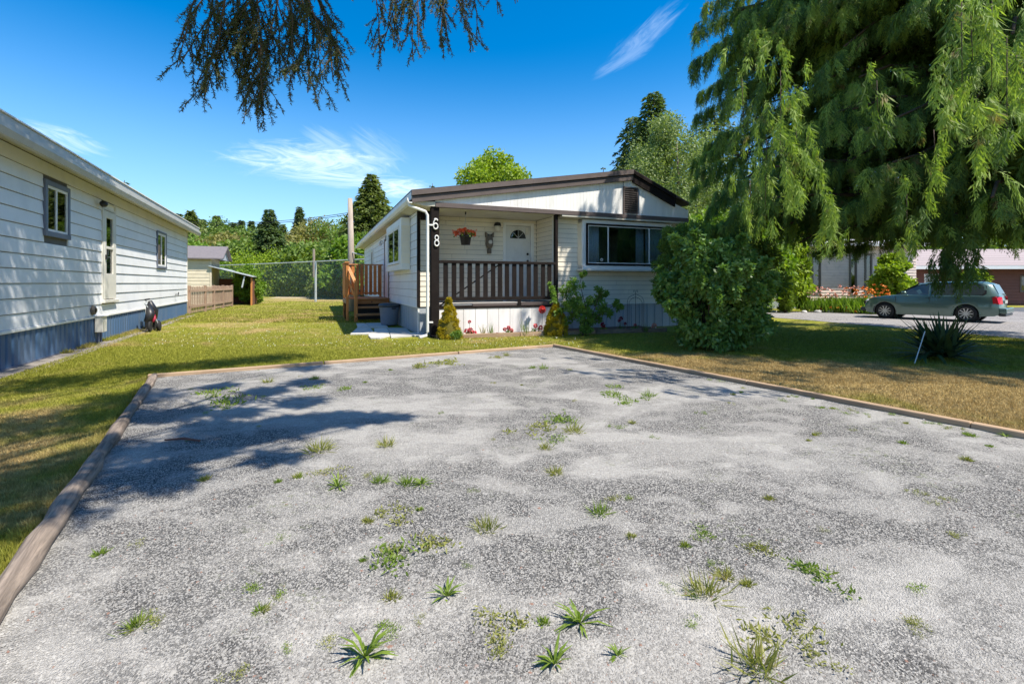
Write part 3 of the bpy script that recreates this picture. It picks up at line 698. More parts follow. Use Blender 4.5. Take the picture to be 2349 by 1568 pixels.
# porch inner right wall, ceiling, floor
PW.box('wall_core', M['under'], 0.34, 1.6, 0.85, 3.62, -0.05, -0.002)
PW.siding(M['beige_siding'], 0.10, 1.58, 0.92, 3.60, 0.15, (), 0.008, 0.018)
MB().box(-0.2, 0.02, 3.60, 3.90, 1.6, 3.66).build('porch_ceiling', M['ceil'], H)
x = 0.0
v = 0.03
while v < 1.55:
    MB().box(0.12, v, 0.86, 3.88, v + 0.13, 0.90).build('floor_board', M['deckfloor'], H, bevel=0.004); v += 0.14
# porch posts, beam
MB().box(-0.06, -0.06, 0.0, 0.17, 0.14, 3.62).build('porch_post', M['brown'], H, bevel=0.008)
MB().box(3.80, -0.03, 0.80, 3.895, 0.10, 3.60).build('porch_post', M['brown'], H, bevel=0.006)
MB().box(0.05, -0.11, 3.60, 8.93, 0.0, 3.735).build('porch_beam', M['brownlight'], H, bevel=0.006)
MB().box(4.0, -0.10, 3.55, 8.75, 0.33, 3.60).build('front_soffit', M['ceil'], H)
# railing
rl = MB().box(0.17, -0.05, 2.06, 3.80, 0.04, 2.14).build('porch_railing', M['brown'], H, bevel=0.008)
MB().box(0.17, -0.03, 1.00, 3.80, 0.02, 1.10).build('bottom_rail', M['brown'], rl, bevel=0.006)
def hu(x, v):
    r = (x - CX) / FPX
    return ((OY + v * 0.9265) * r - OX + v * 0.376) / (0.9265 - 0.376 * r)
for xz in (362, 455, 542, 632, 720, 808, 893, 970, 1048, 1130, 1208, 1293, 1370, 1452, 1523):
    u = hu((1240 + xz / 3.7327) / 1.3078, 0)
    MB().box(u - 0.066, -0.015, 1.10, u + 0.066, 0.012, 2.06).build('baluster', M['brown'], rl)
MB().bar((0.2, 0.05, 0.86), (2.0, 0.05, 2.05), 0.03, 0.06, (0, 1, 0)).build('diagonal_brace', M['brown'], rl)
MB().box(2.55, -0.05, 0.84, 2.64, 0.0, 1.0).build('rail_foot', M['brown'], rl)
MB().box(0.17, -0.045, 0.775, 3.80, 0.03, 0.835).build('deck_rim', M['brown'], H)
MB().box(1.15, -0.03, 0.84, 2.52, 0.02, 0.90).build('rim_board', M['brownlight'], H)
MB().box(2.66, -0.03, 0.84, 3.78, 0.02, 0.93).build('rim_board', M['brownlight'], H)
# white plank skirt
u = 0.17
me_pl = None
while u < 3.85:
    wd = 0.355
    MB().box(u + 0.006, -0.03, 0.01 + random.uniform(0, .02), min(u + wd - 0.006, 3.9), 0.0, 0.775).build('skirt_plank', M['plank'], H); u += wd
MB().box(0.17, 0.0, 0.0, 3.9, 0.03, 0.77).build('plank_backing', M['brown'], H)
MB().box(3.86, 0.0, 0.0, 3.9, 0.33, 0.80).build('skirt_return', M['skirtgrey'], H)
# gable infill planks
def gtop(u): return 3.80 + (u - 0.06) * 0.163 if u < 6.58 else 4.863 - (u - 6.58) * 0.36
gb = []
u = 0.06
while u < 8.92:
    u1 = min(u + 0.118, 8.93)
    for (a, c_) in (((u, min(u1, 6.25)) if u < 6.25 < u1 else (u, u1)),):
        if not (6.27 < u < 6.82 - 0.0):
            MB().prism([(a + 0.002, 3.735), (c_ - 0.002, 3.735), (c_ - 0.002, gtop(c_)), (a + 0.002, gtop(a))], 'y', -0.045, -0.02).build('gable_plank', M['gable'], H)
        else:
            MB().prism([(a + 0.002, 3.735), (c_ - 0.002, 3.735), (c_ - 0.002, 3.78), (a + 0.002, 3.78)], 'y', -0.045, -0.02).build('gable_plank', M['gable'], H)
            MB().prism([(a + 0.002, 4.62), (c_ - 0.002, 4.62), (c_ - 0.002, gtop(c_)), (a + 0.002, gtop(a))], 'y', -0.045, -0.02).build('gable_plank', M['gable'], H)
    u = u1
MB().prism([(0.06, 3.735), (8.93, 3.735), (8.93, gtop(8.93)), (6.58, gtop(6.58)), (0.06, gtop(0.06))], 'y', -0.018, 0.0).build('gable_backing', M['skirtgrey'], H)
MB().box(8.90, -0.05, 3.72, 8.95, -0.0, gtop(8.93) + .02).build('gable_end_trim', M['gable'], H)
gv = MB()
for (a, c_, z0, z1) in ((6.26, 6.30, 3.77, 4.64), (6.80, 6.84, 3.77, 4.64), (6.30, 6.80, 3.77, 3.81), (6.30, 6.80, 4.60, 4.64)): gv.box(a, -0.075, z0, c_, -0.03, z1)
gvo = gv.build('gable_vent', M['brownlight'], H)
MB().box(6.3, -0.04, 3.81, 6.8, -0.035, 4.60).build('vent_backing', M['dark'], gvo)
for k in range(11):
    z = 3.835 + k * 0.07
    Mx = Matrix.Translation((0, -0.055, z)) @ Matrix.Rotation(math.radians(-38), 4, 'X')
    MB().box(6.3, -0.022, -0.005, 6.8, 0.03, 0.005, Mx).build('louvre', M['brownlight'], gvo)
# roof
def rt(u): return 4.02 + (u + 0.62) * 0.1645 if u < 6.58 else 5.205 - (u - 6.58) * 0.405
V0, V1 = -0.14, 18.6
MB().prism([(-0.62, rt(-0.62) - 0.03), (-0.62, rt(-0.62)), (6.58, rt(6.58)), (8.97, rt(8.97)), (8.97, rt(8.97) - 0.05), (6.58, 5.10), ], 'y', V0 - 0.03, V1).build('roof', M['roofbrown'], H)
def fasc(name, m, ua, ub, o0, o1, y0, y1, pieces=1):
    for i in range(pieces):
        a = ua + (ub - ua) * i / pieces; c_ = ua + (ub - ua) * (i + 1) / pieces
        MB().prism([(a, rt(a) - o0), (c_ - 0.003, rt(c_) - o0), (c_ - 0.003, rt(c_) - o1), (a, rt(a) - o1)], 'y', y0, y1).build(name, m, H)
fasc('roof_edge_board', M['brownlight'], -0.62, 6.58, 0.035, 0.155, -0.20, -0.13, 2)
fasc('fascia_board', M['brownlight'], -0.60, 6.58, 0.185, 0.345, -0.155, -0.10, 2)
fasc('roof_edge_board', M['brown'], 6.583, 8.30, 0.03, 0.15, -0.20, -0.13)
fasc('fascia_board', M['brown'], 6.583, 8.30, 0.175, 0.42, -0.155, -0.10)
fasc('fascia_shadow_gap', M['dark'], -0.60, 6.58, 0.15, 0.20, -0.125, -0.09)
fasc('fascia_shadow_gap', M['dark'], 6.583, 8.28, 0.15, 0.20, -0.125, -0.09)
MB().prism([(-0.58, 3.68), (-0.22, 3.62), (0.12, 3.62), (0.12, 3.75), (-0.58, 3.72)], 'y', -0.09, 0.8).build('corner_soffit', M['ceil'], H)
MB().prism([(-0.58, 3.70), (-0.26, 3.62), (-0.26, 3.66), (-0.58, 3.74)], 'y', 0.8, V1 - 0.1).build('side_soffit', M['ceil'], H)
MB().box(-0.62, V0 + 0.02, 3.78, -0.58, V1, 3.98).build('side_fascia', M['cream'], H)
MB().prism([(-0.60, 3.66), (-0.69, 3.66), (-0.735, 3.74), (-0.735, 3.80), (-0.71, 3.80), (-0.70, 3.75), (-0.68, 3.69), (-0.60, 3.69)], 'y', V0 - 0.02, V1).build('side_gutter', M['white'], H)
MB().tube([(-0.68, -0.04, 3.68), (-0.66, -0.06, 3.60), (-0.22, -0.08, 3.46), (-0.17, -0.09, 3.36), (-0.17, -0.09, 0.16), (-0.20, -0.10, 0.06), (-0.42, -0.22, 0.03)], 0.040, 8).build('downspout', M['white'], H)
for z in (3.1, 0.42): MB().box(-0.18, -0.12, z - 0.02, -0.02, -0.05, z + 0.02).build('downspout_strap', M['white'], H)
# left long wall
VE = 17.6
sh = [(2.1, 5.3, 1.98, 3.5), (6.75, 8.0, 0.88, 3.3), (12.6, 13.4, 2.4, 3.2)]
SW.boxes('wall_core', M['under'], [(0.80, VE, 0.78, ZT, -0.10, -0.002)])
SW.siding(M['side_siding'], 0.81, VE, 0.82, 3.62, 0.245, [(6.78, 7.98, 0.88, 3.3), (2.2, 5.2, 2.05, 3.5)], 0.01, 0.022)
SW.box('sill_strip', M['white'], 0.78, VE, 0.775, 0.82, 0.0, 0.045)
v = 0.80
while v < VE:
    SW.box('skirting_panel', M['skirtgrey'], v, v + 0.29, 0.0, 0.775, -0.03, 0.0, 0.004)
    SW.box('skirting_rib', M['skirtgrey'], v + 0.29, v + 0.33, 0.0, 0.775, -0.03, 0.015); v += 0.33
MB().box(-0.15, VE - 0.1, 0, 8.7, VE, 4.0).build('rear_wall', M['side_siding'], H)
MB().box(8.65, 0.36, 0, 8.75, VE - 0.1, 4.1).build('right_wall', M['side_siding'], H)
# side bay window
sb = SW.boxes('side_bay', M['white'], [(2.0, 2.35, 1.92, 3.55, 0.022, 0.30), (5.0, 5.4, 1.92, 3.55, 0.022, 0.30), (2.35, 5.0, 1.92, 2.12, 0.022, 0.30), (2.35, 5.0, 3.35, 3.55, 0.022, 0.30)], bevel=0.008)
SWb = Wall(H, (-0.53, 0, 0), (0, 1, 0), (-1, 0, 0))
SWb.window(2.4, 4.95, 2.17, 3.30, 0.04, M['white'], M['white'], (3.6,), 0.0, inner=0.05, back=True)
for k in range(7): MB().box(-0.545, 1.985, 2.12 + k * 0.17, -0.275, 1.998, 2.12 + k * 0.17 + 0.162).build('cheek_board', M['beige_siding'], H)
sd = SW.boxes('side_door', M['white'], [(6.8, 7.95, 0.90, 3.28, 0.0, 0.03)], bevel=0.004)
SW.boxes('side_door_frame', M['terracotta'], [(6.70, 6.79, 0.88, 3.36, 0.0, 0.05), (7.96, 8.05, 0.88, 3.36, 0.0, 0.05), (6.79, 7.96, 3.29, 3.36, 0, 0.05)])
SW.window(12.65, 13.35, 2.4, 3.15, 0.05, M['white'], M['white'], (), 0.024, inner=0.04, back=False)
sl_ = thing('porch_light', 'small side door light under the eave of the beige home', 'lamp', HP(-0.27, 8.6, 3.25), ROT)
MB().lathe([(0, -0.12), (0.05, -0.1), (0.07, 0.0), (0.03, 0.06), (0, 0.06)], 10, (-0.12, 0, 0)).build('globe', M['cream'], sl_, True)
MB().tube([(0, 0, 0.08), (-0.1, 0, 0.1), (-0.12, 0, 0.04)], 0.015, 6).build('bracket', M['black'], sl_)
# house number on the post: 6 and 8
def ring(mb, c, rx, rz, w_, a0=0, a1=2 * PI, n=28):
    pts = [(c[0] + rx * math.cos(a), c[1], c[2] + rz * math.sin(a)) for a in np.linspace(a0, a1, n)]
    mb.tube(pts, w_, 6)
n6 = thing('house_number', 'large white digit 6 mounted on the brown porch post', 'number', HP(0.06, -0.08, 2.97), ROT, 'house numbers on the porch post')
mb = MB(); ring(mb, (0, 0, 0.11), 0.075, 0.085, 0.022); ring(mb, (0.02, 0, 0.16), 0.098, 0.16, 0.022, PI * 0.38, PI * 1.08, 16); ring(mb, (0.0, 0, 0.27), 0.07, 0.06, 0.022, PI * 0.02, PI * 0.75, 10)
mb.build('digit', M['white'], n6, True); n6.scale = (.8, 1, .92)
n8 = thing('house_number', 'large white digit 8 mounted lower on the brown porch post', 'number', HP(0.09, -0.08, 2.52), ROT, 'house numbers on the porch post')
mb = MB(); ring(mb, (0, 0, 0.09), 0.075, 0.085, 0.023); ring(mb, (0, 0, 0.25), 0.062, 0.068, 0.021); mb.build('digit', M['white'], n8, True); n8.scale = (.8, 1, .92)
# porch lamp, owl, basket
pl = thing('wall_lantern', 'round black and cream lantern on the porch wall beside the door', 'lamp', HP(2.45, 1.575, 3.36), ROT)
MB().lathe([(0, 0.12), (0.09, 0.10), (0.12, 0.02), (0.12, -0.01), (0.0, -0.01)], 14, (0, -0.14, 0)).build('cap', M['black'], pl, True)
MB().lathe([(0.10, -0.01), (0.11, -0.08), (0.07, -0.16), (0, -0.18)], 14, (0, -0.14, 0)).build('globe', M['cream'], pl, True)
MB().box(-0.04, -0.1, -0.06, 0.04, 0.0, 0.06).build('bracket', M['black'], pl)
ow = thing('owl_ornament', 'weathered owl shaped ornament hanging on the porch wall', 'ornament', HP(2.2, 1.565, 2.62), ROT)
MB().lathe([(0, 0), (0.09, 0.02), (0.13, 0.14), (0.12, 0.30), (0.10, 0.40), (0, 0.42)], 12, (0, -0.04, 0)).build('body', M['terracotta'], ow, True)
MB().prism([(-0.13, 0.36), (0.13, 0.36), (0.14, 0.52), (0.07, 0.46), (0, 0.45), (-0.07, 0.46), (-0.14, 0.52)], 'y', -0.12, 0).build('head', M['terracotta'], ow)
MB().blob((0, -0.15, 0.20), 0.07, 2, 0.0, (1, 0.5, 1)).build('belly', M['cream'], ow, True)
for sx in (-0.05, 0.05): MB().blob((sx, -0.125, 0.43), 0.028, 1, 0, (1, .5, 1)).build('eye', M['black'], ow)
MB().box(-0.06, -0.08, -0.16, 0.06, 0, 0.0).build('tail', M['terracotta'], ow)
bk = thing('hanging_basket', 'dark pot of coral flowers hanging on a chain in the porch', 'hanging basket', HP(1.08, 0.45, 2.62), ROT)
MB().lathe([(0, 0), (0.13, 0), (0.17, 0.24), (0.19, 0.25), (0.19, 0.28), (0.0, 0.27)], 20).build('pot', M['black'], bk, True)
MB().tube([(0, 0, 0.9), (0, 0, 0.98)], 0.02, 6).build('hook', M['black'], bk)
mb = MB()
for a in (0, 2.1, 4.2): mb.tube([(0.18 * math.cos(a), 0.18 * math.sin(a), 0.27), (0, 0, 0.72)], 0.004, 4)
mb.tube([(0, 0, 0.72), (0, 0, 0.92)], 0.006, 4); mb.build('chain', M['galv'], bk)
def petals(name, m, parent, centers, r, n=14, flat=0.6):
    C = np.repeat(np.asarray(centers, float), n, axis=0); d = rnd_dir(len(C), (0, -0.2, 0.5))
    s_ = unit(np.cross(d, rnd_dir(len(C)))); rr = np.asarray(r) if np.ndim(r) else r
    o = quads(name, leaves(C, d, s_, np.full(len(C), rr) * RNG.uniform(0.8, 1.2, len(C)), np.full(len(C), rr * 0.8), 0.6), m, parent); o['kind'] = 'stuff'; return o
cs = [(RNG.uniform(-.33, .33), RNG.uniform(-.2, .2), 0.36 + RNG.uniform(-.05, .09)) for _ in range(46)]
cs = [(x, y, z - 0.25 * x * x) for x, y, z in cs]
petals('flowers', M['coral'], bk, cs[:34], 0.065, 16); petals('pale_flowers', M['palepink'], bk, cs[34:], 0.05, 14)
Pn = RNG.normal(size=(160, 3)) * np.array([.12, .1, .04]) + np.array([0, 0, .3]); D = rnd_dir(160, (0, 0, .2)); quads('foliage', leaves(Pn, D, unit(np.cross(D, rnd_dir(160))), np.full(160, .07), np.full(160, .045)), M['midgreen'], bk)

# ------------------------------------------------------------------ cedar steps on the left side
D_ = thing('wooden_steps', 'orange stained cedar landing and steps by the side door', 'steps', HP(0, 0, 0), ROT)
def dbox(n, x0, y0, z0, x1, y1, z1, m='cedar', p=None, bv=0.005): return MB().box(x0, y0, z0, x1, y1, z1).build(n, M[m], p or D_, bevel=bv)
for (u, v) in ((-1.88, 8.75), (-1.88, 6.65)): dbox('corner_post', u - 0.05, v - 0.05, 0.0, u + 0.05, v + 0.05, 2.28)
dbox('newel_post', -1.66, 6.0, 0.0, -1.54, 6.1, 1.62)
dbox('corner_post', -0.42, 8.70, 0.9, -0.32, 8.80, 2.28)
v = 6.6
while v < 8.75: dbox('deck_board', -1.90, v, 0.86, -0.30, min(v + 0.13, 8.8), 0.90, 'cedarh'); v += 0.14
dbox('front_board', -1.62, 6.50, 0.68, -0.30, 6.57, 0.86, 'cedarh')
dbox('top_tread', -1.62, 6.32, 0.86, -0.30, 6.58, 0.90, 'cedarh')
dbox('side_board', -1.95, 6.6, 0.70, -1.91, 8.8, 0.86, 'timber2')
dbox('tread', -1.56, 6.15, 0.52, -0.35, 6.42, 0.60, 'cedarh'); dbox('tread', -1.56, 5.90, 0.25, -0.35, 6.17, 0.33, 'cedarh'); dbox('void_shade_panel', -1.60, 6.63, 0.06, -0.30, 6.66, 0.68, 'dark')  # dark panel added to stand in for the shade between and behind the treads
MB().bar((-1.60, 6.0, 0.12), (-1.60, 6.62, 0.80), 0.05, 0.24).build('stringer', M['cedar'], D_)
MB().bar((-0.33, 6.0, 0.12), (-0.33, 6.62, 0.80), 0.05, 0.24).build('stringer', M['cedar'], D_)
dbox('rail_cap', -1.98, 8.66, 2.28, -0.28, 8.84, 2.33, 'cedarh'); dbox('rail_cap', -1.98, 6.55, 2.283, -1.80, 8.656, 2.333, 'cedarh')
dbox('lower_rail', -1.83, 8.72, 1.02, -0.42, 8.78, 1.10)
dbox('lower_rail', -1.91, 6.70, 1.02, -1.86, 8.70, 1.10)
u = -1.78
while u < -0.45: dbox('baluster', u, 8.69, 0.98, u + 0.13, 8.716, 2.27); u += 0.185
v = 6.74
while v < 8.6: dbox('baluster', -1.955, v, 0.98, -1.93, v + 0.13, 2.27); v += 0.165
MB().bar((-1.62, 6.02, 1.50), (-1.84, 6.75, 2.12), 0.13, 0.045).build('sloped_handrail', M['cedarh'], D_)
MB().bar((-1.62, 6.05, 0.95), (-1.84, 6.65, 1.6), 0.03, 0.12).build('side_rail', M['cedar'], D_)
dbox('board_bracket', -0.98, 6.485, 0.72, -0.95, 6.50, 0.80, 'black')
for (u, v) in ((-1.88, 7.7), (-0.5, 8.7)): dbox('leg', u - 0.045, v - 0.045, 0, u + 0.045, v + 0.045, 0.86, 'brown')

# grey bin
bn = thing('plastic_bin', 'grey lidded plastic bin standing by the steps', 'bin', HP(-0.62, 4.1, 0.04), ROT + 0.3)
MB().lathe([(0, 0), (0.27, 0.0), (0.29, 0.03), (0.335, 0.62), (0.35, 0.64), (0.35, 0.70), (0, 0.70)], 28).build('body', M['bin'], bn, True)
MB().lathe([(0.36, 0.62), (0.375, 0.64), (0.375, 0.70), (0.34, 0.73), (0.2, 0.76), (0, 0.77)], 28).build('lid', M['binlid'], bn, True)
mb = MB()
for k in range(28):
    a = k * 2 * PI / 28; mb.tube([(0.283 * math.cos(a), 0.283 * math.sin(a), 0.05), (0.333 * math.cos(a), 0.333 * math.sin(a), 0.6)], 0.006, 4)
mb.build('ribs', M['bin'], bn)
MB().box(-0.08, -0.40, 0.56, 0.08, -0.34, 0.60).build('handle', M['binlid'], bn, bevel=0.01)
# paving slabs
slabs = [([(500, 1190), (640, 1190), (715, 1252), (520, 1252)], 'small pale slab at the foot of the cedar steps'),
         ([(520, 1262), (725, 1262), (790, 1330), (700, 1368), (395, 1372)], 'broad pale slab at the outer corner of the patio'),
         ([(655, 1188), (950, 1182), (1030, 1250), (728, 1256)], 'shaded slab beneath the lowest tread beside the bin'),
         ([(800, 1268), (1005, 1262), (1060, 1330), (800, 1335)], 'mossy dark slab in front of the grey bin'),
         ([(1010, 1262), (1330, 1262), (1420, 1345), (1080, 1338)], 'long curved slab along the grey house skirting'),
         ([(720, 1345), (1040, 1345), (1065, 1400), (900, 1440), (735, 1440), (700, 1400)], 'bright white slab at the front edge of the patio'),
         ([(1055, 1348), (1330, 1352), (1500, 1395), (1080, 1425)], 'bright slab at the middle of the patio front edge'),
         ([(1340, 1352), (1560, 1352), (1700, 1372), (1640, 1410), (1515, 1400)], 'pale slab ending at the foot of the downspout')]
for i, (pl_, lab) in enumerate(slabs):
    pts = [G((980 + x / 5.6) / 1.3078, (760 + y / 5.6) / 1.3078) for x, y in pl_]
    c_ = sum(pts, Vector()) / len(pts)
    mb = MB(); mb.prism([((p.x - c_.x), (p.y - c_.y)) for p in pts], 'z', -0.02, 0.045 if i not in (3, 4) else 0.03)
    tag(mb.build('paving_slab', M['concrete'], None, bevel=0.008, loc=(c_.x, c_.y, 0)), lab, 'slab', 'paving slabs by the steps')

# ------------------------------------------------------------------ garden bed in front of the house
bed = [HP(-0.1, -0.02), HP(0.0, -0.46), HP(6.95, -1.28), HP(7.2, 0.36), HP(3.9, 0.36), HP(3.9, -0.02)]
sheet('garden_soil', [(p.x, p.y) for p in bed], 0.05, M['soil'])
def edging(name, a, b_, wd, ht, m, label, z=0.0, rnd=False, cat='edging', grp='wooden edging boards'):
    a, b_ = Vector(a), Vector(b_); L = (b_ - a).length
    if rnd:
        n = max(4, int(L / 0.25)); pts = [Vector((L * i / n, random.uniform(-.008, .008), ht * 0.40 + random.uniform(-.006, .006))) for i in range(n + 1)]
        mb = MB(); mb.tube(pts, [ht * 0.43 + random.uniform(-.008, .008) for _ in pts], 14)
    else:
        mb = MB(); n = max(3, int(L / 0.4))
        mb.box(0, -wd / 2, -0.03, L, wd / 2, ht)
    o = mb.build(name, m, None, rnd, bevel=0 if rnd else 0.008, loc=(a.x, a.y, z), rot=(0, 0, math.atan2(b_.y - a.y, b_.x - a.x)))
    return tag(o, label, cat, grp)
edging('edging_board', HP(-0.02, -0.48), HP(2.3, -0.75), 0.05, 0.11, M['timber2'], 'pale edging board before the left golden conifer')
edging('edging_board', HP(2.32, -0.75), HP(4.6, -1.02), 0.05, 0.11, M['timber2'], 'edging board at the foot of the right golden conifer')
edging('edging_board', HP(4.62, -1.02), HP(6.98, -1.30), 0.05, 0.13, M['timber'], 'darker edging board running under the roses to the shrubs')
# timbers round the gravel
lt = [(0.0, 0.16, 'short timber at the far left corner of the gravel'), (0.165, 0.33, 'second timber from the far left corner of the gravel'),
      (0.335, 0.61, 'long weathered timber along the left of the gravel, ending in a round joint'), (0.615, 1.15, 'thick nearest timber at the bottom left corner')]
Lp = (pC - pA).length
for i, (s0, s1, lab) in enumerate(lt):
    L_ = 6.35
    edging('landscape_timber', pA + dl * s0 * L_, pA + dl * s1 * L_ - dl * 0.01, 0.12, 0.118 + 0.006 * i, M['timber'], lab, 0, True, 'timber', 'round landscape timbers')
ab = (pB - pA)
for s0, s1, lab in ((-0.012, 0.33, 'low edging timber along the back of the gravel, nearest the corner log'), (0.333, 0.68, 'middle edging timber along the back of the gravel'), (0.683, 1.0, 'edging timber reaching the far tip of the gravel')):
    edging('edging_timber', pA + ab * s0, pA + ab * s1, 0.085, 0.075, M['timber2'], lab, 0, False, 'timber', 'flat edging timbers')
for s0, s1, lab in ((0.0, 2.4, 'edging timber starting at the far tip and running right'), (2.405, 4.85, 'middle edging timber between the gravel and dry lawn'), (4.855, 7.3, 'edging timber by the dry grass in front of the yucca'), (7.305, 9.7, 'nearest edging timber at the right edge of the gravel')):
    edging('edging_timber', pB + dr * s0, pB + dr * s1, 0.085, 0.085, M['timber2'], lab, 0, False, 'timber', 'flat edging timbers')
stk = thing('brown_stick', 'short reddish brown stick lying on the shaded gravel', 'stick', G(420, 1011, 0.03))
MB().tube([(-0.17, 0, 0.01), (0, 0.012, 0.02), (0.17, -0.02, 0.01)], [0.008, 0.014, 0.009], 6).build('twig', M['redbrown'], stk)

# ------------------------------------------------------------------ vegetation kit
def cloud_leaves(name, m, parent, centers, radii, n, L, W, down=0.0, out=None, squash=1.0, shell=0.55):
    """leaves scattered in clumps; centers (k,3), radii (k,)"""
    C = np.asarray(centers, float); R = np.asarray(radii, float) * np.ones(len(C))
    idx = RNG.integers(0, len(C), n)
    d = rnd_dir(n); rr = R[idx] * (shell + (1 - shell) * RNG.random(n)) ** 1.0 * RNG.uniform(0.75, 1.08, n)
    P = C[idx] + d * rr[:, None] * np.array([1, 1, squash])
    D = unit(d * 0.7 + RNG.normal(size=(n, 3)) * 0.6 + np.array([0, 0, -down]))
    S = unit(np.cross(D, d + RNG.normal(size=(n, 3)) * 0.5))
    L_ = L * RNG.uniform(0.65, 1.25, n); W_ = W * RNG.uniform(0.7, 1.2, n)
    return quads(name, leaves(P, D, S, L_, W_), m, parent)

def decid_mesh(name, m, h, r, z0, nclump, nleaf, L, W, parent=None, seed_scale=(1, 1, 1)):
    cs = []; rs = []
    for i in range(nclump):
        a = random.uniform(0, 2 * PI); t = random.random()
        zz = z0 + (h - z0) * (0.08 + 0.9 * t); prof = math.sin(PI * min(0.98, 0.18 + 0.8 * t)) ** 0.6
        q = r * prof * random.uniform(0.35, 0.9)
        cs.append((q * math.cos(a) * seed_scale[0], q * math.sin(a) * seed_scale[1], zz)); rs.append(r * random.uniform(0.2, 0.36))
    return cloud_leaves(name, m, parent, cs, rs, nleaf, L, W, 0.3, squash=0.8)

def trunk_mesh(h, r, limbs=5, parent=None, m=None, name='trunk', lean=0.0):
    mb = MB(); pts = [(lean * h * t * t, 0.05 * math.sin(t * 6), h * t) for t in np.linspace(0, 1, 7)]
    mb.tube(pts, [r * (1.25 if i == 0 else 1 - 0.8 * i / 6) for i in range(7)], 8)
    for k in range(limbs):
        z = h * random.uniform(0.3, 0.85); a = random.uniform(0, 2 * PI); l = h * random.uniform(0.15, 0.3)
        mb.tube([(0, 0, z), (l * .5 * math.cos(a), l * .5 * math.sin(a), z + l * .25), (l * math.cos(a), l * math.sin(a), z + l * .6)], [r * .35, r * .22, r * .08], 5)
    return mb.build(name, m or M['bark'], parent, True)

def conifer_arrays(h, r, z0, whorls, per, leafL, leafW, droop=0.25, dens=26, irr=0.25, power=0.85):
    P = []; D = []; S = []; LL = []
    for w_ in range(whorls):
        t = w_ / whorls; z = z0 + (h - z0) * t
        R = r * (1 - t) ** power * random.uniform(1 - irr, 1 + irr * 0.4) + 0.05 * r
        nb = max(4, int(per * (0.5 + 0.5 * (1 - t)))); ph = random.random() * 6
        for b_ in range(nb):
            a = ph + 2 * PI * b_ / nb + random.uniform(-.25, .25); l = R * random.uniform(0.75, 1.1)
            n = max(6, int(dens * 2.6 * l / r))
            s = RNG.random(n) ** 0.7; off = (RNG.random(n) - 0.5) * 0.5 * l * (1.05 - s)
            ca, sa = math.cos(a), math.sin(a)
            zz = z - droop * l * s ** 1.5 + 0.10 * l * np.sin(s * 3) + RNG.normal(size=n) * 0.03 * l - np.abs(off) * 0.25
            p = np.stack([ca * l * s - sa * off, sa * l * s + ca * off, zz], 1)
            d = unit(np.stack([ca + 0.8 * -sa * np.sign(off) + RNG.normal(size=n) * .3, sa + 0.8 * ca * np.sign(off) + RNG.normal(size=n) * .3, -0.45 + RNG.normal(size=n) * 0.35], 1))
            sd = unit(np.cross(d, np.array([0, 0, 1.0]) + RNG.normal(size=(n, 3)) * 0.5))
            P.append(p); D.append(d); S.append(sd); LL.append(np.full(n, 1.0))
    P, D, S = np.concatenate(P), np.concatenate(D), np.concatenate(S); n = len(P)
    return leaves(P, D, S, leafL * .72 * RNG.uniform(.6, 1.3, n), leafW * .8 * RNG.uniform(.6, 1.3, n), 0.35)

def conifer(name, label, loc, h, r, m, group=None, z0=None, whorls=26, per=10, L=0.5, W=0.16, cat='tree', droop=0.25, dens=30, power=0.85, irr=.25):
    t = thing(name, label, cat, loc, random.uniform(0, 6), group)
    quads('crown', conifer_arrays(h, r, z0 if z0 is not None else h * 0.08, whorls, per, L, W, droop, dens, irr, power), M[m], t)
    trunk_mesh(h * 0.97, max(0.08, h * 0.012), 0, t)
    return t

def decid(name, label, loc, h, r, m, group=None, z0=None, ncl=34, nl=6000, L=0.28, W=0.18, cat='tree', sc=(1, 1, 1)):
    t = thing(name, label, cat, loc, 0, group)
    decid_mesh('crown', M[m], h, r, z0 if z0 is not None else h * 0.2, ncl, nl, L, W, t, sc)
    trunk_mesh(h * 0.8, max(0.06, h * 0.018), 5, t)
    return t

def base(x, Y): return Vector(((x - CX) / FPX * Y, Y, 0))
def hz_(y, Y): return CAMH - (y - HY) / FPX * Y

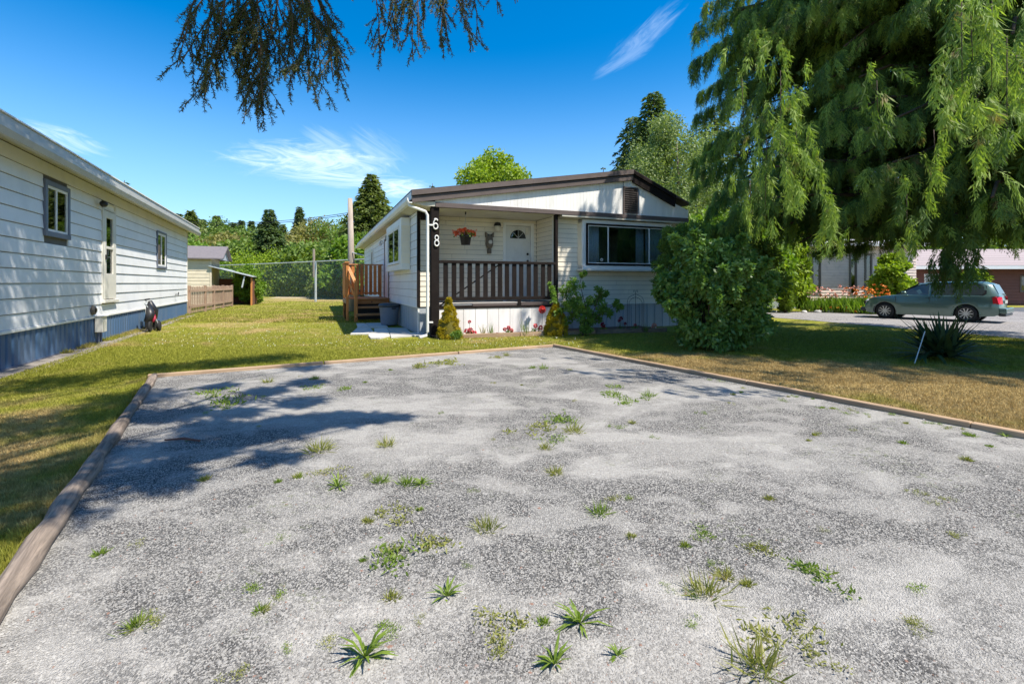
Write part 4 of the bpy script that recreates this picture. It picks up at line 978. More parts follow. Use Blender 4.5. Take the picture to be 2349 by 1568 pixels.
# -- behind-house trees, each at its own distance
GT = 'trees beyond the lawn'
conifer('fir_tree', 'dark spruce standing alone above the bright hedge', base(618, 62), hz_(477, 62), 4.3, 'darkfir', GT, L=0.6, W=.26, whorls=44, per=14, dens=46, z0=0.6, irr=.25)
conifer('fir_tree', 'slim dark spruce top rising over the olive treed slope', base(687, 110), hz_(471, 110), 3.8, 'darkfir', GT, L=.9, W=.4, whorls=46, per=12, dens=40)
conifer('conifer_tree', 'large sunlit conical conifer behind the utility pole', base(852, 52), hz_(397, 52), 6.6, 'fir', GT, L=.5, W=.22, whorls=60, per=20, dens=60, z0=0.3, droop=.1, power=1.0, irr=.15)
conifer('fir_tree', 'tiny pointed treetop just left of the roof ridge', base(1384, 70), hz_(375, 70), 2.2, 'darkfir', GT, L=.5, W=.2, whorls=26, per=8, dens=16)
for (x, y, Y, r, lab) in ((438, 480, 84, 5, 'tall fir just right of the left home'), (463, 500, 92, 4.0, 'rounder fir between the tall fir and the twin tips'), (411, 487, 100, 2.4, 'fir tip peeping over the corner of the left home roof'), (497, 492, 100, 4.0, 'pointed fir left of the sky gap'),
                      (536, 508, 110, 3.0, 'narrow fir left of the notch in the treeline'), (553, 503, 112, 3.0, 'narrow fir in the notch of the treeline'), (518, 512, 118, 3.0, 'low fir among the left treeline'),
                      (577, 504, 118, 3.0, 'fir to the left of the lone dark spruce'), (649, 512, 125, 4.0, 'fir right behind the lone dark spruce'), (596, 512, 128, 4.0, 'faint fir hidden partly by the lone spruce')):
    conifer('fir_tree', lab, base(x, Y), hz_(y, Y), r, 'fir' if r > 3.5 else 'darkfir', 'firs of the left treeline', L=1.0, W=.45, whorls=44, per=12, dens=40, power=.9)
for (x, y, Y, r, m, lab) in ((475, 545, 70, 6.5, 'midgreen', 'mid green rounded tree behind the small shed'), (530, 548, 66, 5.5, 'olive', 'olive brown treetop behind the lime hedge'), (545, 560, 60, 4.5, 'midgreen', 'dull green tree between the shed and dark spruce'), (448, 565, 52, 3.6, 'bright', 'yellow green tree just above the shed roof'),
                            (580, 566, 72, 4.2, 'midgreen', 'soft green tree left of the dark spruce base'), (668, 548, 78, 4.5, 'olive', 'small olive tree right of the dark spruce'), (735, 512, 92, 8.5, 'olive', 'broad olive and tan tree on the slope'), (700, 528, 88, 6.5, 'olive', 'olive tree on the left shoulder of the slope'),
                            (780, 505, 90, 8.0, 'midgreen', 'dark green tree on the slope beside the pole'), (820, 510, 84, 7, 'midgreen', 'green tree directly behind the utility pole'), (718, 562, 56, 4.4, 'midgreen', 'round fresh green tree over the right end of the hedge'), (675, 578, 55, 2.8, 'midgreen', 'low round green tree above the hedge'), (762, 575, 54, 3.6, 'midgreen', 'fresh green tree next to the utility pole'),
                            (485, 515, 88, 7, 'midgreen', 'wide mid green tree on the slope behind the shed'), (560, 528, 92, 7, 'midgreen', 'broad green tree on the slope left of the lone spruce'), (610, 538, 95, 6, 'olive', 'olive tree on the slope behind the lone spruce'), (640, 548, 84, 5, 'midgreen', 'green tree on the slope right of the lone spruce'), (425, 520, 80, 6, 'fir', 'dark leafy tree at the corner of the left home'),
                            (800, 560, 46, 3.2, 'bright', 'bright green tree at the foot of the big conifer'), (830, 545, 48, 3.5, 'midgreen', 'green tree between the pole and porch house eave')):
    decid('leafy_tree', lab, base(x, Y), hz_(y, Y), r, m, 'leafy trees beyond the lawn', z0=0.8, ncl=40, nl=7000, L=.42, W=.3)
conifer('treetop', 'small conifer tip showing above the left home roof', base(252, 40), hz_(393, 40), 1.3, 'fir', GT, L=.4, W=.2, whorls=20, per=7, dens=16)
conifer('treetop', 'second conifer tip above the left home roof, lower and right', base(286, 40), hz_(405, 40), 1.0, 'darkfir', GT, L=.4, W=.2, whorls=20, per=7, dens=16)
# tall tree behind the porch house, bright crown
decid('leafy_tree', 'bright yellow green treetop rising over the porch house roof', base(1128, 40), hz_(366, 40), 3.6, 'lime', GT, z0=7.0, ncl=60, nl=15000, L=.26, W=.18, sc=(1.0, 1, 1))
conifer('treetop', 'two tiny dark tips above the left end of the porch roof', base(992, 60), hz_(413, 60), 1.4, 'darkfir', GT, L=.5, W=.2, whorls=18, per=6, dens=14)
# right of the roof: tall fir, birch like tree in front
conifer('fir_tree', 'tall dark fir behind the right end of the porch roof', base(1500, 34), hz_(206, 34), 4.6, 'darkfir', GT, L=.42, W=.18, whorls=52, per=16, dens=60, irr=.4, power=.7)
conifer('fir_tree', 'lower fir left of the tall fir at the roof end', base(1452, 38), hz_(262, 38), 4.0, 'darkfir', GT, L=.42, W=.18, whorls=44, per=13, dens=50, irr=.4, power=.7)
conifer('fir_tree', 'dark fir filling the gap behind the weeping cedar', base(1640, 36), hz_(240, 36), 5.2, 'fir', GT, L=.42, W=.18, whorls=40, per=14, dens=50, irr=.3, power=.6)
bt = decid('birch_tree', 'pale leaved slender tree between roof end and weeping cedar', base(1555, 25), hz_(275, 25), 3.1, 'pale', GT, z0=2.2, ncl=90, nl=38000, L=.13, W=.075)
MB().tube([(0.1, 0, 0), (0.05, 0, 4), (0.0, 0, 7), (-.05, 0, 9)], [.09, .07, .05, .02], 8).build('pale_stem', M['polewood'], bt, True)
for (x, y, Y, r, m, lab) in ((1620, 500, 20, 2.4, 'bright', 'bright green shrub just right of the gable end'), (1690, 505, 21, 2.6, 'bright', 'bright green shrub behind the large viburnum'), (1745, 470, 26, 3.2, 'lime', 'sunlit lime tree beyond the viburnum'), (1590, 470, 30, 3.2, 'midgreen', 'green tree tucked behind the gable corner')):
    decid('leafy_shrub', lab, base(x, Y), hz_(y, Y), r, m, 'bright shrubs behind the viburnum', z0=0.3, ncl=34, nl=9000, L=.2, W=.12)
for (x, y, Y, r, m, lab) in ((1900, 460, 46, 6, 'midgreen', 'green tree behind the pinkish home, left'), (2080, 480, 44, 5, 'bright', 'bright green tree above the lime climber'), (2010, 440, 60, 8, 'midgreen', 'tall green tree between the two far homes'), (2230, 470, 60, 8, 'midgreen', 'green tree behind the red brown building'), (2370, 450, 60, 9, 'midgreen', 'green tree at the far right behind the building'), (1790, 440, 56, 7, 'midgreen', 'green tree left behind the pinkish home')):
    decid('leafy_tree', lab, base(x, Y), hz_(y, Y), r, m, 'leafy trees behind the right hand homes', z0=0.8, ncl=40, nl=8000, L=.4, W=.28)

# far wooded mass: too many to tell apart
rows = []
for i in range(360):
    Y = random.uniform(128, 185); x = random.uniform(-0.85, 1.35) * Y
    zg = 0.0; px = CX + x / Y * FPX
    gh = 13 + 6 * math.exp(-((x + 95) / 40) ** 2) + 12 * math.exp(-((x + 5) / 55) ** 2)
    t = max(0.0, (Y - 130) / 60.0); zg = gh * 0.6 * t * 1.3
    h = random.uniform(5, 8.5); r = random.uniform(1.6, 2.8)
    n = 230; s = RNG.random(n); a = RNG.random(n) * 6.283; rr = r * (1 - s) * (0.6 + 0.4 * RNG.random(n)) + 0.2
    P = np.stack([x + rr * np.cos(a), Y + rr * np.sin(a), zg + s * h], 1); D = unit(np.stack([np.cos(a), np.sin(a), -0.6 + 0 * a], 1))
    rows.append(leaves(P, D, unit(np.cross(D, rnd_dir(n))), np.full(n, 1.1), np.full(n, .55)))
o = quads('far_woods', np.concatenate(rows), M['fir']); o['kind'] = 'stuff'; o['label'] = 'far wooded slope of conifers reading as one mass'

# lime hedge, one rounded arborvitae after another
hg = thing('clipped_hedge', 'row of bright lime rounded hedge tops above the chain link fence', 'hedge', base(640, 54))
for i, (x, y, rr) in enumerate(((540, 594, 1.5), (568, 583, 1.8), (600, 586, 1.6), (628, 577, 1.7), (655, 588, 1.3), (680, 580, 1.7), (705, 586, 1.5), (728, 590, 1.3), (560, 600, 1.4), (590, 597, 1.4))):
    p = base(x, 54) - base(640, 54); zt = hz_(y, 54)
    o = cloud_leaves('shrub', M['lime'], hg, [(p.x + random.uniform(-.4, .4), random.uniform(-.4, .4), zt - 1.0 - k * 0.9) for k in range(5)], rr, 2600, .24, .15, -0.3)
# dark hedge behind the chain link
hd = thing('tall_hedge', 'tall dense dark green hedge behind the chain link fence', 'hedge', base(660, 58))
cs = []; rs = []
for i in range(60):
    x = random.uniform(500, 880); p = base(x, 58) - base(660, 58); cs.append((p.x, random.uniform(-.5, 1.5), random.uniform(0.6, 3.6))); rs.append(random.uniform(.8, 1.3))
cloud_leaves('foliage', M['midgreen'], hd, cs, rs, 30000, .26, .16, .1)

# bright shrub beside the lean-to
decid('leafy_shrub', 'bright green shrub growing against the lean-to and wire fence', base(568, 34.5), hz_(612, 34.5), 1.35, 'bright', None, z0=0.1, ncl=30, nl=8000, L=.16, W=.11)

# ------------------------------------------------------------------ shed, picket fence, chain link
SH = thing('garden_shed', 'cream garden shed with grey shingle roof and open lean-to', 'shed', base(430, 31), ROT)
def sx(x): return (x - 430) / FPX * 31 / 0.9265 * 1.0
S0, S1, S2 = -3.0, sx(473), sx(552)
shw = Wall(SH, (0, 0, 0), (1, 0, 0), (0, -1, 0))
MB().box(S0, 0.01, 0, S1, 3.0, 3.1).build('wall_core', M['shedcream'], SH)
shw.siding(M['shedcream'], S0, S1 - .05, 0.1, 3.05, 0.22, (), .012, .02)
shw.box('corner_trim', M['shedcream'], S1 - .05, S1 + .04, 0, 3.1, 0, .04)
MB().prism([(-0.35, 3.05), (-0.35, 3.12), (1.5, 4.0), (3.3, 3.12), (3.3, 3.05), (1.5, 3.9)], 'x', S0, S1 + .75).build('roof', M['shingle'], SH)
MB().prism([(-0.3, 3.05), (1.5, 3.9), (3.3, 3.05)], 'x', S1 + .5, S1 + .55).build('gable_end', M['skirtgrey'], SH)
lean = MB().bar((S1 - 0.1, 1.5, 2.62), (S2 + .1, 1.5, 1.92), 3.4, 0.06).build('lean_to_roof', M['galv'], SH)
MB().box(S1, 2.9, 0, S2, 3.0, 1.8).build('lean_to_back', M['redbrown'], SH)
MB().box(S2 - .1, 0.0, 0, S2, 0.1, 1.85).build('lean_to_post', M['cedar'], SH); MB().box(S2 - .1, 2.8, 0, S2, 2.9, 1.85).build('lean_to_post', M['cedar'], SH)
MB().box(S2 - .05, 0.1, 0, S2 - .02, 2.8, 1.75).build('lean_to_side', M['redbrown'], SH)
MB().bar((S2 - .45, -0.02, 1.95), (S2 - .6, -0.02, 1.2), .12, .08).build('brace', M['galv'], SH)
PF = thing('picket_fence', 'weathered wooden picket fence joining the left home', 'fence', (-15.25, 22.75, 0), math.atan2(9.0, -3.0))
def pfence(x0, n, w_, gp, top):
    for i in range(n):
        x = x0 + i * (w_ + gp)
        h = top + random.uniform(-.02, .02)
        MB().prism([(x, 0.07), (x + w_, 0.07), (x + w_, h - .06), (x + w_ * .7, h), (x + w_ * .3, h), (x, h - .06)], 'y', 0.0, 0.025).build('picket', M['fence'], PF)
pfence(0.05, 33, 0.115, 0.15, 1.34)
for z in (0.35, 1.12): MB().box(0, -0.05, z - .05, 8.7, 0.0, z + .06).build('rail', M['fence'], PF)
for x in (0.0, 2.6, 4.3, 6.3, 8.6): MB().box(x, -0.06, 0, x + .11, 0.06, 1.38).build('post', M['fence'], PF)
CF = thing('chain_link_fence', 'tall chain link fence with pale pipe rail across the back lawn', 'fence', base(724, 38.6))
A_ = base(724, 38.6); pts_px = [(500, 47.5), (583, 44.0), (724, 38.6), (880, 33.5)]
P3 = [base(x, Y) - A_ for x, Y in pts_px]
mb = MB()
for p, q in zip(P3, P3[1:]): MB().tube([p + Vector((0, 0, 3.22)), q + Vector((0, 0, 3.22))], 0.04, 6).build('top_rail', M['galv'], CF)
for p in P3: MB().tube([p, p + Vector((0, 0, 3.25))], 0.06 if p.length > 1 else 0.085, 8).build('post', M['galv'], CF)
M['wire'] = paint('fence_wire', (0.40, 0.45, 0.44), 0.5, 0.05, metal=0.2)
W3 = []
for p, q in zip(P3, P3[1:]):
    L_ = (q - p).length; d = (q - p).normalized(); step = 0.16; nn = int((L_ + 3.2) / step)
    for i in range(nn):
        for sgn in (1, -1):
            s0 = i * step - (3.2 if sgn == 1 else 0); z0, z1 = 0.05, 3.2; e0, e1 = s0, s0 + sgn * 3.15
            # clip to 0..L
            ts = [0, 1]
            for lim, side in ((0, -1), (L_, 1)):
                if (e1 - e0) != 0:
                    t = (lim - e0) / (e1 - e0)
                    if side == -1:
                        if e1 > e0: ts[0] = max(ts[0], t)
                        else: ts[1] = min(ts[1], t)
                    else:
                        if e1 > e0: ts[1] = min(ts[1], t)
                        else: ts[0] = max(ts[0], t)
            if ts[1] - ts[0] < 0.01: continue
            a = p + d * (e0 + (e1 - e0) * ts[0]) + Vector((0, 0, z0 + (z1 - z0) * ts[0])); b_ = p + d * (e0 + (e1 - e0) * ts[1]) + Vector((0, 0, z0 + (z1 - z0) * ts[1]))
            n_ = Vector((0, 0, 1)) * 0.0055
            W3.append([a - n_, a + n_, b_ + n_, b_ - n_])
o = quads('wire_mesh', np.array([[list(v) for v in f] for f in W3]), M['wire'], CF); o['kind'] = 'stuff'
# swing set and playground pieces beyond the fence
SWG = thing('swing_frame', 'thin grey swing frame beyond the chain link fence', 'swing set', base(720, 56))
a_ = base(678, 56) - base(720, 56); b2 = base(800, 56) - base(720, 56)
MB().tube([a_ + Vector((0, 0, 2.4)), b2 + Vector((0, 0, 2.45))], 0.05, 6).build('top_bar', M['galv'], SWG)
for x in (690, 757, 798):
    p = base(x, 56) - base(720, 56)
    MB().tube([p, p + Vector((0, 0, 2.42))], 0.045 if x != 757 else 0.09, 6).build('leg', M['galv'], SWG)
    MB().tube([p + Vector((0, 1.6, 0)), p + Vector((0, 0, 2.42))], 0.045, 6).build('leg', M['galv'], SWG)
M['teal'] = paint('teal_plastic', (0.10, 0.30, 0.30), 0.4)
SLD = thing('play_slide', 'teal playground slide half hidden behind the cedar steps', 'slide', base(783, 54))
MB().prism([(-.5, 0.0), (-.3, 0.0), (.3, 1.9), (.6, 2.2), (.6, 2.4), (0.2, 2.0)], 'y', -.3, .3).build('chute', M['teal'], SLD)
for x in (-.9, -.5, .1, .6): MB().tube([(x, 0, 0), (x, 0, 2.1 + .2 * x)], .05, 6).build('leg', M['teal'], SLD)
# poles and wires
UP = thing('utility_pole', 'thick bare wooden utility pole rising behind the cedar steps', 'pole', base(808, 25.5))
tp_ = AT(803, 455, 25.5) - base(808, 25.5)
MB().tube([(0, 0, 0), tuple(tp_ * 0.5), tuple(tp_)], [0.20, 0.165, 0.115], 14).build('shaft', M['polewood'], UP, True)
MB().box(-.06, -.22, 2.2, .08, -.12, 2.5).build('bracket', M['black'], UP)
MB().tube([(0.05, -.12, 3.1), (.35, -.2, 3.02), (.7, -.2, 2.95)], .03, 6).build('side_arm', M['galv'], UP)
P2 = thing('short_pole', 'short pinkish post in front of the round green tree', 'pole', base(720, 50)); MB().tube([(0, 0, 0), (0, 0, hz_(571, 50))], .12, 8).build('shaft', M['polewood'], P2)
for i, (x0, y0, x1, y1, lab) in enumerate(((430, 508, 812, 486, 'upper dark overhead cable crossing the treeline'), (430, 512, 812, 490, 'lower dark overhead cable crossing the treeline'))):
    A2, B2 = AT(x0, y0, 60), AT(x1, y1, 48); pts = []
    for t in np.linspace(0, 1, 16): p = A2.lerp(B2, t); p.z -= 4 * t * (1 - t) * 0.55; pts.append(p)
    o = MB().tube(pts, 0.03, 5).build('overhead_cable', M['rubber']); tag(o, lab, 'cable', 'overhead cables')

# ------------------------------------------------------------------ right hand buildings
HB = thing('pinkish_home', 'pale pinkish sided home with brown trimmed windows behind the road', 'house', base(1700, 28.5), math.radians(-2))
bwl = Wall(HB, (0, 0, 0), (1, 0, 0), (0, -1, 0))
def bx_(x, Y=28.5): return (x - 1700) / FPX * Y
hol = [(bx_(1858), bx_(1878), 0.85, 3.1), (bx_(1942), bx_(1958), 0.8, 3.2), (bx_(1976), bx_(1992), 0.8, 3.2), (bx_(1740), bx_(1775), 1.3, 2.9)]
MB().box(0, 0.05, 0, bx_(2090), 5, 3.7).build('wall_core', M['pink'], HB)
bwl.siding(M['pink'], 0, bx_(2090), 0.45, 3.6, 0.165, hol, .012, .03)
for i, (a, c_, z0, z1) in enumerate(hol):
    bwl.window(a + .06, c_ - .06, z0 + .06, z1 - .06, .08, M['terracotta'], M['terracotta'], (), 0.0, inner=.04, back=True)
bwl.box('skirting', M['skirtgrey'], 0, bx_(2090), 0, .45, 0, .02)
MB().prism([(-0.7, 3.62), (-0.7, 3.82), (2.6, 4.3), (5.6, 3.8), (5.6, 3.62)], 'x', -0.6, bx_(2100)).build('roof', M['white'], HB)
HR = thing('red_brown_building', 'low red brown building with pale shingle roof behind the car', 'building', base(2050, 33), math.radians(-3))
bwr = Wall(HR, (0, 0, 0), (1, 0, 0), (0, -1, 0))
WR = 17.0
MB().box(0, 0.05, 0, WR, 7, 2.6).build('wall_core', M['redbrown'], HR)
bwr.siding(M['redbrown'], 0, WR, 0.1, 2.55, 0.2, [(2.0, 2.9, .9, 2.1), (8.2, 9.3, 0.9, 2.0)], .012, .03)
bwr.window(2.06, 2.84, .96, 2.04, .08, M['white'], M['white'], (), 0, back=True); bwr.window(8.26, 9.24, .96, 1.94, .08, M['terracotta'], M['terracotta'], (), 0, back=True)
MB().prism([(-0.9, 2.45), (-0.9, 2.62), (3.5, 4.0), (8, 2.62), (8, 2.45)], 'x', -0.6, WR + .6).build('roof', M['roofpale'], HR)
for k in range(7):
    y0 = -0.9 + k * 0.62; z0 = 2.64 + (y0 + .9) * 0.3136
    MB().bar((-.6, y0 + .3, z0 + .11), (WR + .6, y0 + .3, z0 + .11), .66, .03, (0, -0.3, 1)).build('shingle_course', M['roofpale'], HR)
MB().box(-0.6, -0.95, 2.42, WR + .6, -0.9, 2.64).build('fascia', M['white'], HR)

# ------------------------------------------------------------------ arborvitae, flower bed
def arbor(label, x, Y, ytop, wpx, n=9000):
    p = base(x, Y); h = hz_(ytop, Y); r = wpx / FPX * Y / 2
    t = thing('arborvitae', label, 'shrub', p, 0, 'columnar arborvitae by the pinkish home')
    cs = []; rs = []
    for k in range(46):
        z = random.uniform(0.15, h - r * 0.5); q = r * .45 * (1 if z < h * .8 else .4); a = random.uniform(0, 6.28); cs.append((q * math.cos(a), q * math.sin(a), z)); rs.append(r * random.uniform(.45, .62))
    cloud_leaves('foliage', M['arbor'], t, cs, rs, int(n * 1.6), .13, .06, -0.9); MB().tube([(0, 0, 0), (0, 0, h * .8)], .06, 6).build('stem', M['bark'], t)
arbor('tallest columnar arborvitae left of the flower bed', 1806, 25, 543, 48, 13000)
arbor('narrower arborvitae pressed to the right side of the tallest one', 1843, 25.4, 548, 34, 8000)
arbor('low lime arborvitae in front of the tallest one', 1802, 24.2, 622, 34, 6000)
decid('lime_climber', 'lime leafy climber covering a post beside the car', base(2046, 26), hz_(585, 26), 1.15, 'lime', None, z0=-.3, ncl=80, nl=14000, L=.17, W=.12, cat='shrub')
decid('lime_climber', 'small yellow green shrub peeping above the car roof', base(2235, 25), hz_(622, 25), .8, 'lime', None, z0=1.2, ncl=16, nl=3500, L=.17, W=.1, cat='shrub')
for (x, Y, h_, w_, lab) in ((1875, 25.0, .95, .55, 'left clump of daylilies in the bed by the arborvitae'), (1915, 24.6, .95, .6, 'second clump of daylilies from the arborvitae'), (1950, 24.4, 1.0, .6, 'middle clump of daylilies behind the white rocks'), (1985, 24.0, 1.05, .6, 'daylilies next to the front of the car'), (2005, 23.4, 0.9, .5, 'flowering clump touching the car bumper')):
    t = thing('daylily_clump', lab, 'plant', base(x, Y), 0, 'daylily clumps by the road')
    n = 420; Pb = np.stack([RNG.normal(size=n) * w_ * .8, RNG.normal(size=n) * .3, np.zeros(n)], 1); D = unit(np.stack([RNG.normal(size=n) * .35, RNG.normal(size=n) * .35, np.ones(n)], 1))
    quads('foliage', leaves(Pb, D, unit(np.cross(D, rnd_dir(n))), h_ * RNG.uniform(.5, 1, n), np.full(n, .05), .5), M['bright'], t)
    cs = [(RNG.normal() * w_ * .8, RNG.normal() * .25, h_ * RNG.uniform(.75, 1.35)) for _ in range(16)]
    petals('flowers', M['orangef'] if x > 1970 else M['palepink'], t, cs, .1, 8)
    cs = [(RNG.normal() * w_ * .7, -.5, h_ * RNG.uniform(.1, .35)) for _ in range(6)]
    petals('low_flowers', M['orangef'], t, cs, .08, 8)
for i, (x, y, r, lab) in enumerate(((1800, 716, .14, 'grey rock at the foot of the low arborvitae'), (1845, 717, .12, 'grey rock right of the arborvitae'), (1876, 717, .15, 'pale rock at the left end of the bed'), (1905, 717, .16, 'pale rock beside the large white rock'), (1932, 714, .26, 'large white rock edging the flower bed'), (1960, 717, .16, 'white rock right of the large one'), (1982, 717, .2, 'rock nearest the car at the bed edge'), (1775, 716, .12, 'leftmost small rock at the road edge'))):
    o = MB().blob((0, 0, .3 * r), r, 2, .12, (1.3, .9, .7)).build('rock', M['rock'], None, True, loc=G(x, y)); tag(o, lab, 'rock', 'rocks edging the flower bed')

# ------------------------------------------------------------------ estate car
CARX = Vector((17.25, 19.9, 0.0)); hd_ = Vector((-0.60, 0.80, 0)).normalized()
car = thing('station_wagon', 'sage green estate car parked on the gravel road beneath the cedar', 'car', CARX, math.atan2(hd_.y, hd_.x))
car.scale = (1.0, 1.0, 1.02)
M['carpaint'] = paint('car_paint', (0.115, 0.185, 0.165), 0.25, 0.0, (0.11, 0.175, 0.155), 2, 0.0, spec=0.7)
for nd in M['carpaint'].node_tree.nodes:
    if nd.type == 'BSDF_PRINCIPLED': nd.inputs['Coat Weight'].default_value = 0.6; nd.inputs['Coat Roughness'].default_value = 0.05; nd.inputs['Metallic'].default_value = 0.35
M['carclad'] = paint('car_lower_cladding', (0.065, 0.07, 0.07), 0.5, 0.0)
M['carglass'] = glass('car_glass', (0.28, 0.33, 0.32), 0.10)
M['taillamp'] = paint('tail_lamp', (0.55, 0.012, 0.02), 0.2, 0, (0.5, .01, .02)); M['lampglass'] = paint('lamp_glass', (0.6, 0.62, 0.62), 0.15, 0, (.5, .5, .5)); M['alloy'] = paint('alloy_wheel', (0.62, 0.61, 0.58), 0.35, 0, (.5, .49, .46), metal=.5)
WF, WR_, WRAD = 1.30, -1.24, 0.325
def arc(cx, r, a0, a1, n=9): return [(cx + r * math.cos(a), WRAD + r * math.sin(a)) for a in np.linspace(a0, a1, n)]
low = [(-2.2, 0.32), (-2.23, 0.50), (-2.20, 0.78), (-2.14, 0.99), (-1.2, 1.0), (0.0, 0.97), (0.85, 0.98), (1.25, 0.94), (1.75, 0.86), (2.05, 0.76), (2.17, 0.62), (2.20, 0.42), (2.12, 0.25), (1.72, 0.22)] + arc(WF, 0.385, -0.3, PI + 0.3) + [(0.88, 0.20), (-0.82, 0.20)] + arc(WR_, 0.385, -0.3, PI + 0.3) + [(-1.66, 0.24), (-2.0, 0.26)]
mb = MB(); mb.prism(low, 'y', -0.86, 0.86)
bm = mb.bm
for z in (0.45, 0.62, 0.80, 0.92): bmesh.ops.bisect_plane(bm, geom=bm.verts[:] + bm.edges[:] + bm.faces[:], plane_co=(0, 0, z), plane_no=(0, 0, 1))
for x in (-1.9, -1.6, -0.6, 0, 0.6, 1.55, 1.85): bmesh.ops.bisect_plane(bm, geom=bm.verts[:] + bm.edges[:] + bm.faces[:], plane_co=(x, 0, 0), plane_no=(1, 0, 0))
for y in (-0.6, -0.3, 0.3, 0.6): bmesh.ops.bisect_plane(bm, geom=bm.verts[:] + bm.edges[:] + bm.faces[:], plane_co=(0, y, 0), plane_no=(0, 1, 0))
def carw(x, z):
    k = 1.0 - 0.03 * max(0, (0.45 - z) / 0.25) - 0.09 * max(0, (z - 0.62) / 0.4) ** 1.5
    e = max(0, abs(x) - 1.45) / 0.8
    return k * (1 - 0.16 * e * e)
for v in bm.verts:
    v.co.y *= carw(v.co.x, v.co.z)
    if v.co.x > 1.9: v.co.x -= 0.22 * (abs(v.co.y) / 0.86) ** 2
    if v.co.x < -2.0: v.co.x += 0.12 * (abs(v.co.y) / 0.86) ** 2
    if v.co.z > 0.8: v.co.z += 0.03 * (1 - (abs(v.co.y) / 0.86) ** 2)
body = mb.build('body', M['carpaint'], car, True)
md = body.modifiers.new('b', 'BEVEL'); md.width = 0.03; md.segments = 2; md.limit_method = 'ANGLE'; md.angle_limit = math.radians(40)
# greenhouse as loft of roof stations
def gst(x, zb, zt, wb, wt): return [(x, -wb, zb), (x, -wt - (wb - wt) * .15, zb + (zt - zb) * .8), (x, -wt * .9, zt - .015), (x, 0, zt + .015), (x, wt * .9, zt - .015), (x, wt + (wb - wt) * .15, zb + (zt - zb) * .8), (x, wb, zb)]
stn = [gst(1.02, .95, .97, .72, .70), gst(0.55, .96, 1.26, .755, .60), gst(0.18, .96, 1.46, .775, .575), gst(-0.2, .97, 1.51, .785, .585), gst(-1.0, .98, 1.52, .785, .59), gst(-1.7, .98, 1.50, .77, .58), gst(-1.92, .98, 1.44, .75, .56), gst(-2.12, .98, 1.02, .72, .66)]
mb = MB(); rg = [[mb.bm.verts.new(p) for p in s_] for s_ in stn]
for a, c_ in zip(rg, rg[1:]):
    for i in range(6): mb.bm.faces.new((a[i], a[i + 1], c_[i + 1], c_[i]))
mb.bm.faces.new(rg[0]); mb.bm.faces.new(rg[-1][::-1])
gh_ = mb.build('roof_shell', M['carpaint'], car, True)
# side glass
def gy(x, z):
    for a, c_ in zip(stn, stn[1:]):
        if c_[0][0] <= x <= a[0][0]:
            t = (a[0][0] - x) / (a[0][0] - c_[0][0]); f = lambda i, k: a[i][k] * (1 - t) + c_[i][k] * t
            zb, zt = f(6, 2), f(5, 2); return f(6, 1) + (f(5, 1) - f(6, 1)) * (z - zb) / max(1e-3, zt - zb)
    return .7
def sidepane(name, poly, m, off=0.006):
    for sg in (1, -1):
        A = [Vector((x, sg * (gy(x, z) + off), z)) for x, z in poly]; B = [p - Vector((0, sg * 0.012, 0)) for p in A]
        mb = MB(); va = [mb.bm.verts.new(p) for p in A]; vb = [mb.bm.verts.new(p) for p in B]; mb.bm.faces.new(va); mb.bm.faces.new(vb[::-1])
        for i in range(len(va)): mb.bm.faces.new((va[i], vb[i], vb[(i + 1) % len(va)], va[(i + 1) % len(va)]))
        mb.build(name, m, car)
M['carglasso'] = paint('car_side_glass', (0.06, 0.075, 0.075), 0.04, 0, (.05, .06, .06), spec=1.0)
sidepane('window_surround', [(0.93, 1.0), (0.50, 1.25), (0.14, 1.42), (-0.2, 1.455), (-1.0, 1.46), (-1.66, 1.43), (-1.78, 1.38), (-1.80, 1.08), (-1.7, 1.0)], M['black'], .004)
sidepane('side_window', [(0.86, 1.02), (0.48, 1.23), (0.14, 1.39), (-0.12, 1.42), (-0.12, 1.02)], M['carglasso'], .009)
sidepane('side_window', [(-0.20, 1.02), (-0.20, 1.425), (-0.90, 1.43), (-0.90, 1.02)], M['carglasso'], .009)
sidepane('side_window', [(-1.03, 1.03), (-1.03, 1.425), (-1.60, 1.405), (-1.72, 1.35), (-1.74, 1.12), (-1.66, 1.03)], M['carglasso'], .009)
sidepane('door_pillar', [(-0.905, 0.99), (-0.905, 1.47), (-1.025, 1.47), (-1.025, 0.99)], M['carpaint'], .011)
